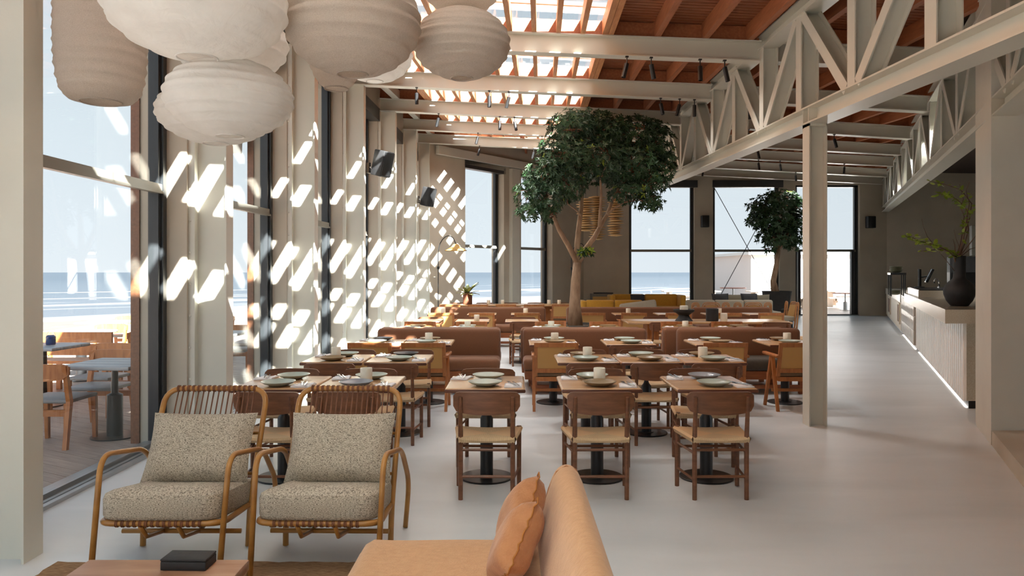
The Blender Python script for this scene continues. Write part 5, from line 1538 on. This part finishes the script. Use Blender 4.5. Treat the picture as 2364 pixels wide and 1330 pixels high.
vb([(2216, 592), (2228, 560), (2236, 530), (2232, 500), (2238, 470), (2230, 440), (2238, 420)], .010, .003, .1)
vb([(2216, 592), (2236, 566), (2252, 545), (2262, 520)], .009, .003, -.1)
vb([(2218, 592), (2240, 575), (2258, 570)], .008, .003, .1)
vb([(2212, 592), (2220, 545), (2226, 500), (2218, 480), (2224, 460), (2215, 425)], .009, .003, .2)
vb([(2140, 545), (2132, 525), (2128, 505)], .004, .002, -.2)
# bar equipment
def solid(name, label, cat, loc, rz=0, **k): return thing(name, label, cat, loc, rz, **k)
rk = thing('pass_shelf', 'black steel pass-through shelf standing on the bar', 'shelf', (9.70, 18.6, 1.02), CA)
m = MB(); m.box((-.95, -.17, .52), (.55, .17, .57)); m.build('shelf_board', 'black_metal', rk)
for x in (-.9, -.3, .5):
    for y in (-.15, .15):
        m = MB(); m.tube([(x, y, 0), (x, y, .52)], .012, 8); m.build('post', 'black_metal', rk)
for (dx, dz, n, lab) in ((-.1, .5715, 4, 'stacked on the pass shelf'), (.45, 0.0, 3, 'stacked under the pass shelf')):
    for i in range(n):
        p = Vector((9.70, 18.6, 0))+cu*dx
        m = MB(); m.lathe([(.06, 0), (.08, .003), (.145, .045), (.15, .055), (.142, .05), (.075, .012), (0, .012)], 24, cap=False); m.lathe([(0, 0), (.06, 0)], 24, cap=False)
        o = m.build('bowl', 'bowl_green', smooth='all', loc=(p.x, p.y, 1.0205+dz+i*.034)); tag(o, 'olive glazed bowl %s, %s from the bottom' % (lab, nm[i]), 'bowl', 'glazed bowls at the bar')
ps = thing('till_screen', 'black tilted till monitor on a pole at the bar', 'monitor', (8.00, 14.45, 1.308), CA)
m = MB(); m.lathe([(.09, 0), (.09, .015), (.03, .02), (.03, .36), (0, .36)], 16); m.build('pole', 'black_metal', ps, smooth=True)
m = MB(); m.tube([(0, -.02, .2), (0, -.12, .22)], .015, 8); m.build('arm', 'black_metal', ps)
m = MB(Matrix.Translation((0, -.16, .22)) @ Matrix.Rotation(math.radians(24), 4, 'X')); m.bbox((-.17, -.02, -.13), (.17, .02, .15), .008); m.build('screen', 'screen', ps, smooth=True)
fa = thing('tap', 'chrome swan-neck tap on the bar worktop', 'tap', (8.12, 14.0, 1.308))
m = MB(); m.tube(bez([(0, 0, 0), (0, 0, .17), (-.09, 0, .17), (-.09, 0, .09)]), .013, 8); m.build('spout', 'chrome', fa, smooth='all')
m = MB(); m.lathe([(.025, 0), (.025, .03), (.015, .035)], 12); m.build('base', 'chrome', fa, smooth=True)
cb = thing('back_bar_cabinet', 'tall black back-bar cabinet with open oven niche', 'cabinet', (12.0, 19.5, 0), math.radians(-24))
m = MB(); m.box((-.35, 0, 0), (1.1, .6, 1.2)); m.build('base_unit', 'black_matte', cb)
m = MB(); m.box((-.35, 0, 1.6), (1.1, .6, 2.02)); m.build('upper_unit', 'black_matte', cb)
m = MB(); m.box((-.35, .3, 1.2), (1.1, .6, 1.6)); m.box((-.35, 0, 1.2), (-.31, .3, 1.6)); m.build('oven_niche', 'black_metal', cb)
hd = thing('extractor_panel', 'grey extractor duct above the black back-bar cabinet', 'duct', (12.45, 19.6, 2.05), math.radians(-24))
m = MB(); m.box((-.18, 0, 0), (.5, .4, .80)); m.build('duct', 'frame_grey', hd)
for (x, y, mt, lab) in ((10.10, 15.95, 'bottle_green', 'green bottle at the back of the bar'), (9.92, 15.9, 'bottle_blue', 'dark blue bottle at the back of the bar')):
    m = MB(); m.lathe([(.04, 0), (.04, .19), (.015, .25), (.015, .31), (0, .31)], 16); tag(m.build('bottle', mt, smooth=True, loc=(x, y, 1.051)), lab, 'bottle', 'bar bottles')
bs_ = thing('back_counter', 'low dark back counter behind the bar', 'counter', (9.8, 15.6, 0))
m = MB(); m.box((-.1, 0, 0), (3.2, .6, 1.0)); m.build('body', 'frame_grey', bs_)
m = MB(); m.box((-.12, -.02, 1.0), (3.2, .62, 1.05)); m.build('worktop', 'counter_top', bs_)
# small tray on the slab beside the vase
tr_ = thing('card_tray', 'small steel tray with cards beside the black vase', 'tray', (5.98, 9.30, 1.1835), .4)
m = MB(); m.box((-.08, -.05, 0), (.08, .05, .012)); m.build('tray', 'chrome', tr_)
m = MB(); m.box((-.06, -.035, .012), (.05, .035, .03)); m.build('cards', 'linen_white', tr_)

# ================================================================== speakers
def speaker(name, label, loc, rz, tilt, size, arm=None, mat='black_matte', cable=None):
    s = thing(name, label, 'speaker', loc, rz, group='wall speakers')
    M = Matrix.Rotation(tilt, 4, 'X'); w_, d_, h_ = size
    m = MB(M); m.bbox((-w_/2, -d_/2, -h_/2), (w_/2, d_/2, h_/2), .02); m.build('cabinet', mat, s, smooth=True)
    m = MB(M); m.bbox((-w_/2+.012, -d_/2-.012, -h_/2+.015), (w_/2-.012, -d_/2+.004, h_/2-.015), .008); m.build('grille', 'black_metal' if mat == 'black_matte' else mat, s, smooth=True)
    if arm is not None:
        m = MB(); a = Vector(arm); m.tube([(0, d_*.45, 0), tuple(a*.5+Vector((0, d_*.3, -.02))), tuple(a)], .014, 8); m.box((a.x-.02, a.y-.03, a.z-.09), (a.x+.02, a.y+.03, a.z+.09)); m.build('bracket', 'chrome', s)
    if cable:
        m = MB(); m.tube(cable, .006, 6); m.build('cable', 'black_metal', s, smooth='all')
    return s
speaker('wall_speaker', 'black speaker tilted down from the third visible window column', (-2.22, 12.62, 3.47), math.radians(58), math.radians(14), (.26, .24, .44), arm=(-.05, .27, -.06), cable=[(0, .12, -.05), (-.02, .22, -.12), (-.12, .38, -.14), (-.28, .55, -.08), (-.42, .62, 0)])
speaker('wall_speaker', 'black speaker tilted down from the column nearest the arc lamp', (-2.05, 18.02, 3.45), math.radians(58), math.radians(14), (.27, .24, .46), arm=(-.05, .27, -.06), cable=[(0, .12, -.05), (-.02, .22, -.12), (-.12, .38, -.14), (-.30, .55, -.08), (-.42, .62, 0)])
speaker('wall_speaker', 'small black speaker on the pier between the end windows', (7.04, 26.86, 3.45), 0, 0, (.27, .22, .43), arm=(0, .13, 0))
speaker('wall_speaker', 'small black speaker on the plain end wall beside the bar', (13.08, 26.86, 3.42), 0, 0, (.30, .22, .43), arm=(0, .13, 0))
speaker('terrace_speaker', 'silver terrace speaker outside the second window', (-3.62, 9.50, 3.30), math.radians(30), .2, (.24, .22, .30), mat='sill_metal', arm=(.12, .16, .02))
mt = thing('blind_motor', 'small silver blind motor bracket high on the window pier', 'bracket', (-3.12, 9.55, 4.22))
m = MB(); m.box((-.10, -.10, 0), (.02, .04, .15)); m.build('housing', 'sill_metal', mt)
m = MB(); m.box((.02, -.10, -.03), (.035, .06, .20)); m.build('plate', 'chrome', mt)

# ================================================================== far lounge
def box_sofa(name, label, loc, rz, w_, mat, back=.80, depth=.85, arms=(1, 1), seat=.42):
    s = thing(name, label, 'sofa', loc, rz, group='far lounge sofas')
    m = MB(); m.bbox((-w_/2, -depth, .08), (w_/2, 0, .28), .03); m.build('base', mat, s, smooth=True)
    n = max(1, round(w_/.95))
    for i in range(n):
        x0, x1 = -w_/2+w_*i/n, -w_/2+w_*(i+1)/n
        m = MB(); m.bbox((x0+.005, -depth, .28), (x1-.005, -.2, seat), .04, seg=3); m.build('seat_cushion', mat, s, smooth=True)
        m = MB(); m.bbox((x0+.004, -.24, .30), (x1-.004, 0, back), .06, seg=3); m.build('back_cushion', mat, s, smooth=True)
    for sx in (-1, 1):
        m = MB(); m.box((sx*(w_/2-.1)-.04, -depth+.05, 0), (sx*(w_/2-.1)+.04, -.05, .08)); m.build('foot', 'black_metal', s)
    for k, sx in enumerate((-1, 1)):
        if arms[k]: m = MB(); m.bbox((sx*(w_/2+.06)-.09, -depth, .08), (sx*(w_/2+.06)+.09, .0, back-.02), .05, seg=3); m.build('arm', mat, s, smooth=True)
    return s
box_sofa('mustard_sofa', 'long mustard sofa below the first end window', (4.65, 26.0, 0), 0, 2.3, 'mustard', back=.83)
box_sofa('mustard_sofa', 'mustard sofa with its back to the far banquettes', (3.05, 21.9, 0), PI, 1.7, 'mustard', back=.77, arms=(0, 1))
box_sofa('grey_sofa', 'long stone-grey sofa with its back to the rattan chairs', (6.28, 21.2, 0), PI, 2.5, 'sofa_grey', back=.80, arms=(0, 0))
gs = thing('grey_lounge_seat', 'slanted pale grey lounge seat beside the mustard sofa', 'seat', (3.55, 20.2, 0), math.radians(170), group='far lounge sofas')
m = MB(Matrix.Rotation(math.radians(8), 4, 'Y')); m.bbox((-.5, -.10, .30), (.5, .12, .80), .06, seg=3); m.build('back_cushion', 'sofa_grey', gs, smooth=True)
m = MB(); m.bbox((-.5, -.75, .12), (.5, -.05, .42), .06, seg=3); m.build('seat_cushion', 'sofa_grey', gs, smooth=True)
m = MB(); m.box((-.45, -.7, 0), (.45, .05, .12)); m.build('plinth', 'black_metal', gs)
for (x, y, lab) in ((6.85, 22.45, 'grey woven back pillow standing beyond the long grey sofa, near the sea'), (7.55, 22.45, 'grey woven back pillow beyond the grey sofa, beside the black planter')):
    p = thing('back_pillow', lab, 'pillow', (x, y, .42), group='grey back pillows')
    m = MB(); pillow(m, .64, .52, .2, Matrix.Translation((0, 0, .25)) @ Matrix.Rotation(math.radians(78), 4, 'X')); m.build('cover', 'pillow_grey', p, smooth='all')
box_sofa('grey_daybed', 'low grey daybed under the woven back pillows', (7.15, 22.95, 0), 0, 1.9, 'sofa_grey', back=.44, arms=(0, 0), seat=.415)
for (x, y, lab) in ((4.35, 25.5, 'dark patterned pillow on the mustard sofa'), (6.1, 21.55, 'dark flat pillow on the long grey sofa'), (6.95, 21.55, 'second dark flat pillow on the long grey sofa')):
    m = MB(); pillow(m, .5, .4, .14, Matrix.Translation((0, 0, .22)) @ Matrix.Rotation(math.radians(70), 4, 'X')); o = m.build('dark_pillow', 'black_matte', smooth='all', loc=(x, y, .42+(.15 if y < 22 else 0))); tag(o, lab, 'pillow', 'dark lounge pillows')
def rattan(x, y, label, rz):
    r = thing('rattan_chair', label, 'armchair', (x, y, 0), rz, group='rattan loop chairs')
    for sx in (-1, 1):
        for k in range(3):
            w_ = .10-.025*k; m = MB(); m.tube(bez([(sx*.40-w_, .12, 0), (sx*.40-w_, .05, .80-.03*k), (sx*.40+w_, .05, .80-.03*k), (sx*.40+w_, .12, 0)]), .013, 6); m.build('arm_loop', 'rattan', r, smooth='all')
    for k in range(3):
        m = MB(); m.tube(bez([(-.27+.03*k, .1, .30), (-.22+.03*k, 0, .80-.035*k), (.22-.03*k, 0, .80-.035*k), (.27-.03*k, .1, .30)]), .013, 6); m.build('back_loop', 'rattan', r, smooth='all')
    m = MB(); m.add([(-.2, .02, .72), (.2, .02, .72), (.24, .1, .36), (-.24, .1, .36), (-.2, .03, .72), (.2, .03, .72), (.24, .11, .36), (-.24, .11, .36)], [(0, 1, 2, 3), (7, 6, 5, 4), (0, 4, 5, 1), (2, 6, 7, 3)]); m.build('woven_back', 'cane', r)
    m = MB(); m.bbox((-.30, .06, .30), (.30, .62, .42), .04); m.build('seat_cushion', 'sofa_grey', r, smooth=True)
    m = MB()
    for sx in (-1, 1): m.tube([(sx*.29, .6, 0), (sx*.29, .6, .32)], .016, 6)
    m.build('front_legs', 'rattan', r); 
rattan(5.25, 19.4, 'looped rattan armchair behind the far banquette, nearer the trees', 0)
rattan(6.36, 19.4, 'looped rattan armchair beside its twin, nearer the aisle', 0)
rattan(7.62, 19.9, 'looped rattan armchair turned sideways by the black side table', PI/2)
sd = thing('side_table', 'round black side table beside the rattan chairs', 'table', (7.95, 21.0, 0))
m = MB(); m.lathe([(.25, .525), (.25, .55), (0, .55)], 28); m.build('tabletop', 'black_metal', sd, smooth=True)
m = MB(); m.lathe([(.17, 0), (.17, .015), (.06, .03), (.055, .40), (.10, .525)], 20); m.build('pedestal', 'black_metal', sd, smooth=True)
sc_ = thing('sideboard', 'low grey sideboard with cane front behind the big tree', 'cabinet', (3.05, 26.45, 0))
m = MB(); m.box((-.2, 0, .1), (.75, .4, .82)); m.build('body', 'frame_grey', sc_)
m = MB(); m.box((-.15, -.012, .15), (.70, 0, .72)); m.build('cane_front', 'cane', sc_)
m = MB(); m.box((-.1, .05, 0), (.65, .35, .1)); m.build('plinth', 'black_metal', sc_)
ty = thing('black_tray', 'black tray lying on the grey sideboard', 'tray', (3.05, 26.62, .8205))
m = MB(); m.bbox((-.1, -.12, 0), (.6, .12, .04), .015); m.build('tray', 'black_matte', ty, smooth=True)

# ================================================================== terrace furniture
def make_teak_chair():
    r = thing('terrace_chair', 'x', 'chair')
    for sx in (-1, 1):
        m = MB(); m.hexa([(sx*.235-.02, -.06, 0), (sx*.235+.02, -.06, 0), (sx*.235+.02, -.02, 0), (sx*.235-.02, -.02, 0), (sx*.235-.02, 0.0, .44), (sx*.235+.02, 0, .44), (sx*.235+.02, .05, .44), (sx*.235-.02, .05, .44)])
        m.hexa([(sx*.235-.02, 0.0, .44), (sx*.235+.02, 0, .44), (sx*.235+.02, .05, .44), (sx*.235-.02, .05, .44), (sx*.235-.02, -.07, .78), (sx*.235+.02, -.07, .78), (sx*.235+.02, -.035, .78), (sx*.235-.02, -.035, .78)]); m.build('leg', 'teak', r)
        m = MB(); m.hexa([(sx*.235-.017, .43, 0), (sx*.235+.017, .43, 0), (sx*.235+.017, .465, 0), (sx*.235-.017, .465, 0), (sx*.235-.022, .41, .42), (sx*.235+.022, .41, .42), (sx*.235+.022, .455, .42), (sx*.235-.022, .455, .42)]); m.build('leg', 'teak', r)
    m = MB(); arc_plank(m, .54, .715, .16, .03, .025, -.035); m.build('backrest', 'teak', r, smooth=True)
    m = MB(); m.bbox((-.25, -.0, .42), (.25, .47, .455), .012); m.build('seat', 'steel_seat', r, smooth=True)
    m = MB(); m.box((-.22, .0, .30), (.22, .03, .36)); m.build('stretcher', 'teak', r)
    return Proto(r)
TC = make_teak_chair()
def make_terr_table():
    r = thing('terrace_table', 'x', 'table')
    for k in range(4):
        m = MB(); m.bbox((-.36, -.36+.18*k+.003, .705), (.36, -.36+.18*(k+1)-.003, .745), .012); m.build('slat', 'grey_wood', r, smooth=True)
    m = MB(); m.lathe([(.075, .01), (.075, .42), (.035, .44), (.03, .705)], 16); m.build('pedestal', 'black_metal', r, smooth=True)
    m = MB(); m.lathe([(.22, 0), (.22, .012), (0, .016)], 28); m.build('base', 'black_metal', r, smooth=True)
    return Proto(r)
TT = make_terr_table()
R_ = math.radians
ZD = -0.029
for i, (x, y) in enumerate(((-3.97, 7.36), (-5.75, 9.05), (-6.55, 11.2), (-5.20, 11.15), (-4.35, 11.0), (-7.4, 13.4), (-5.7, 13.6), (-4.2, 13.9))):
    TT.put((x, y, ZD), R_(-4), 'grey slatted pedestal table on the terrace, %s' % ['nearest the lounge window', 'beside the long bench', 'behind the bench, seaward', 'behind the bench, window side', 'outside the second window', 'outermost seaward', 'in the last terrace row', 'in the last row by the wall'][i], 'terrace tables')
TCS = [(-4.36, 6.84, 0, 'lounge side of the nearest terrace table'), (-4.35, 8.02, 180, 'sea side of the nearest terrace table'), (-4.75, 8.75, 176, 'behind the nearest terrace table, by the bench'), (-5.75, 8.35, 0, 'lounge side of the table by the bench'),
       (-7.15, 10.6, 0, 'lounge side of the seaward table'), (-6.55, 12.0, 180, 'far side of the seaward table'), (-5.20, 11.95, 180, 'far side of the table behind the bench'), (-5.2, 10.5, 0, 'bench side of the table behind the bench'), (-4.30, 11.75, 180, 'far side of the table outside the second window'),
       (-4.35, 10.3, 0, 'lounge side of the table outside the second window'), (-7.4, 14.2, 180, 'far side of the outermost table'), (-5.7, 14.4, 180, 'far side of the last-row terrace table'), (-5.7, 12.95, 0, 'near side of the last-row terrace table'), (-4.2, 14.7, 180, 'far side of the last table by the wall')]
for (x, y, a, lab) in TCS: TC.put((x, y, ZD), R_(a), 'teak terrace chair, %s' % lab, 'teak terrace chairs')
bn = thing('terrace_bench', 'long teak terrace bench with broad plank back', 'bench', (-6.15, 9.95, ZD))
for (z0, z1) in ((.52, .67), (.685, .83)):
    m = MB(); m.box((-1.1, -.02, z0), (.75, .02, z1)); m.build('back_plank', 'teak', bn)
m = MB(); m.box((-1.1, .0, .40), (.75, .42, .44)); m.build('seat_plank', 'teak', bn)
for x in (-1.0, -.2, .65):
    for y in (.0, .38):
        m = MB(); m.box((x-.03, y-.025, 0), (x+.03, y+.025, .68 if y == 0 else .40)); m.build('leg', 'teak', bn)
ln = thing('table_lantern', 'small dark glass lantern with wire handle on a terrace table', 'lantern', (-4.9, 8.98, ZD))
ln.location = (-5.70, 9.1, ZD+.7455)
m = MB(); m.lathe([(.05, 0), (.055, .01), (.055, .10), (.035, .12), (0, .12)], 18); m.build('body', 'bottle_blue', ln, smooth=True)
m = MB(); m.tube([(.055*math.cos(a*PI/8), 0, .10+.07*math.sin(a*PI/8)) for a in range(9)], .004, 5); m.build('handle', 'chrome', ln)
# picnic tables and people beyond the end wall
def picnic(x, y, label, z):
    p = thing('picnic_table', label, 'table', (x, y, z), 0, group='picnic tables by the beach')
    for k in range(5):
        m = MB(); m.box((-1.3, -.40+.16*k, .72), (1.3, -.40+.16*k+.15, .76)); m.build('top_plank', 'picnic_wood', p)
    for s in (-.75, .55):
        m = MB(); m.box((-1.4, s, .42), (1.4, s+.25, .46)); m.build('seat_plank', 'picnic_wood', p)
    for sx in (-1, 1):
        m = MB(); m.box((sx*1.0-.06, -.35, 0), (sx*1.0+.06, .35, .72)); m.build('trestle', 'picnic_wood', p)
        m = MB(); m.box((sx*1.0-.05, -.78, .30), (sx*1.0+.05, .82, .42)); m.build('cross_beam', 'picnic_wood', p)
        for s in (-.62, .68): m = MB(); m.box((sx*1.0-.05, s-.05, 0), (sx*1.0+.05, s+.05, .42)); m.build('bench_leg', 'picnic_wood', p)
picnic(8.3, 34.2, 'weathered picnic table outside the first end window', -.035)
picnic(12.2, 34.0, 'weathered picnic table before the white annex', -.035)
picnic(16.0, 34.6, 'weathered picnic table outside the end doors', -.035)
rt_ = thing('bistro_table', 'small round red-topped terrace table outside the braced window', 'table', (9.6, 32.0, -.035))
m = MB(); m.lathe([(.55, .92), (.55, .96), (0, .96)], 24); m.build('tabletop', 'red_tabletop', rt_, smooth=True)
m = MB(); m.lathe([(.22, 0), (.22, .02), (.09, .03), (.09, .45), (.035, .47), (.035, .92)], 16); m.build('pedestal', 'sill_metal', rt_, smooth=True)
rt2 = thing('bistro_table', 'small round red-topped terrace table outside the glazed doors', 'table', (14.3, 31.6, -.035))
m = MB(); m.lathe([(.55, .70), (.55, .74), (0, .74)], 24); m.build('tabletop', 'red_tabletop', rt2, smooth=True)
m = MB(); m.lathe([(.22, 0), (.22, .02), (.09, .03), (.09, .35), (.035, .37), (.035, .70)], 16); m.build('pedestal', 'sill_metal', rt2, smooth=True)
def skin_body(name, verts, edges, radii, mat, parent, root=0):
    me = bpy.data.meshes.new(name); me.from_pydata(verts, edges, []); o = bpy.data.objects.new(name, me); COL.objects.link(o); o.parent = parent
    md = o.modifiers.new('skin', 'SKIN')
    if not me.skin_vertices: me.attributes
    bpy.context.view_layer.objects.active = o
    sv = me.skin_vertices[0].data if me.skin_vertices else None
    if sv:
        for i, r in enumerate(radii): sv[i].radius = (r, r)
        sv[root].use_root = True
    ss = o.modifiers.new('subdivision', 'SUBSURF'); ss.levels = 1; ss.render_levels = 1
    me.materials.append(MATS[mat]); return o
PX, PY = 37.2, 197.0
pz = beach_z(PX, PY)
pe = thing('person', 'distant person in blue clothes walking on the beach', 'person', (PX, PY, pz+.02))
skin_body('body', [(0, 0, .95), (0, 0, 1.2), (0, 0, 1.45), (0, 0, 1.55), (0, 0, 1.68), (.10, .05, .9), (.12, .15, .5), (.12, .05, .06), (.12, -.1, .03), (-.10, 0, .9), (-.12, -.15, .5), (-.12, -.05, .06), (-.12, -.2, .03), (.2, 0, 1.42), (.26, .05, 1.15), (.24, -.1, .95), (-.2, 0, 1.42), (-.26, -.02, 1.15), (-.22, -.2, 1.0)],
          [(0, 1), (1, 2), (2, 3), (3, 4), (0, 5), (5, 6), (6, 7), (7, 8), (0, 9), (9, 10), (10, 11), (11, 12), (2, 13), (13, 14), (14, 15), (2, 16), (16, 17), (17, 18)],
          [.16, .15, .16, .06, .11, .10, .075, .05, .045, .10, .075, .05, .045, .07, .05, .04, .07, .05, .04], 'denim', pe)
DX, DY = 40.8, 197.5
dg = thing('dog', 'distant dark dog standing on the beach near the walker', 'dog', (DX, DY, beach_z(DX, DY)))
skin_body('body', [(0, 0, .55), (.45, 0, .56), (-.35, 0, .54), (-.55, 0, .72), (-.72, 0, .70), (-.33, .1, .3), (-.33, .1, .02), (-.33, -.1, .3), (-.33, -.1, .02), (.42, .1, .35), (.5, .1, .18), (.45, .1, .02), (.42, -.1, .35), (.5, -.1, .18), (.45, -.1, .02), (.62, 0, .75)],
          [(0, 1), (0, 2), (2, 3), (3, 4), (2, 5), (5, 6), (2, 7), (7, 8), (1, 9), (9, 10), (10, 11), (1, 12), (12, 13), (13, 14), (1, 15)],
          [.17, .15, .17, .10, .05, .07, .045, .07, .045, .09, .05, .04, .09, .05, .04, .03], 'dog_fur', dg)
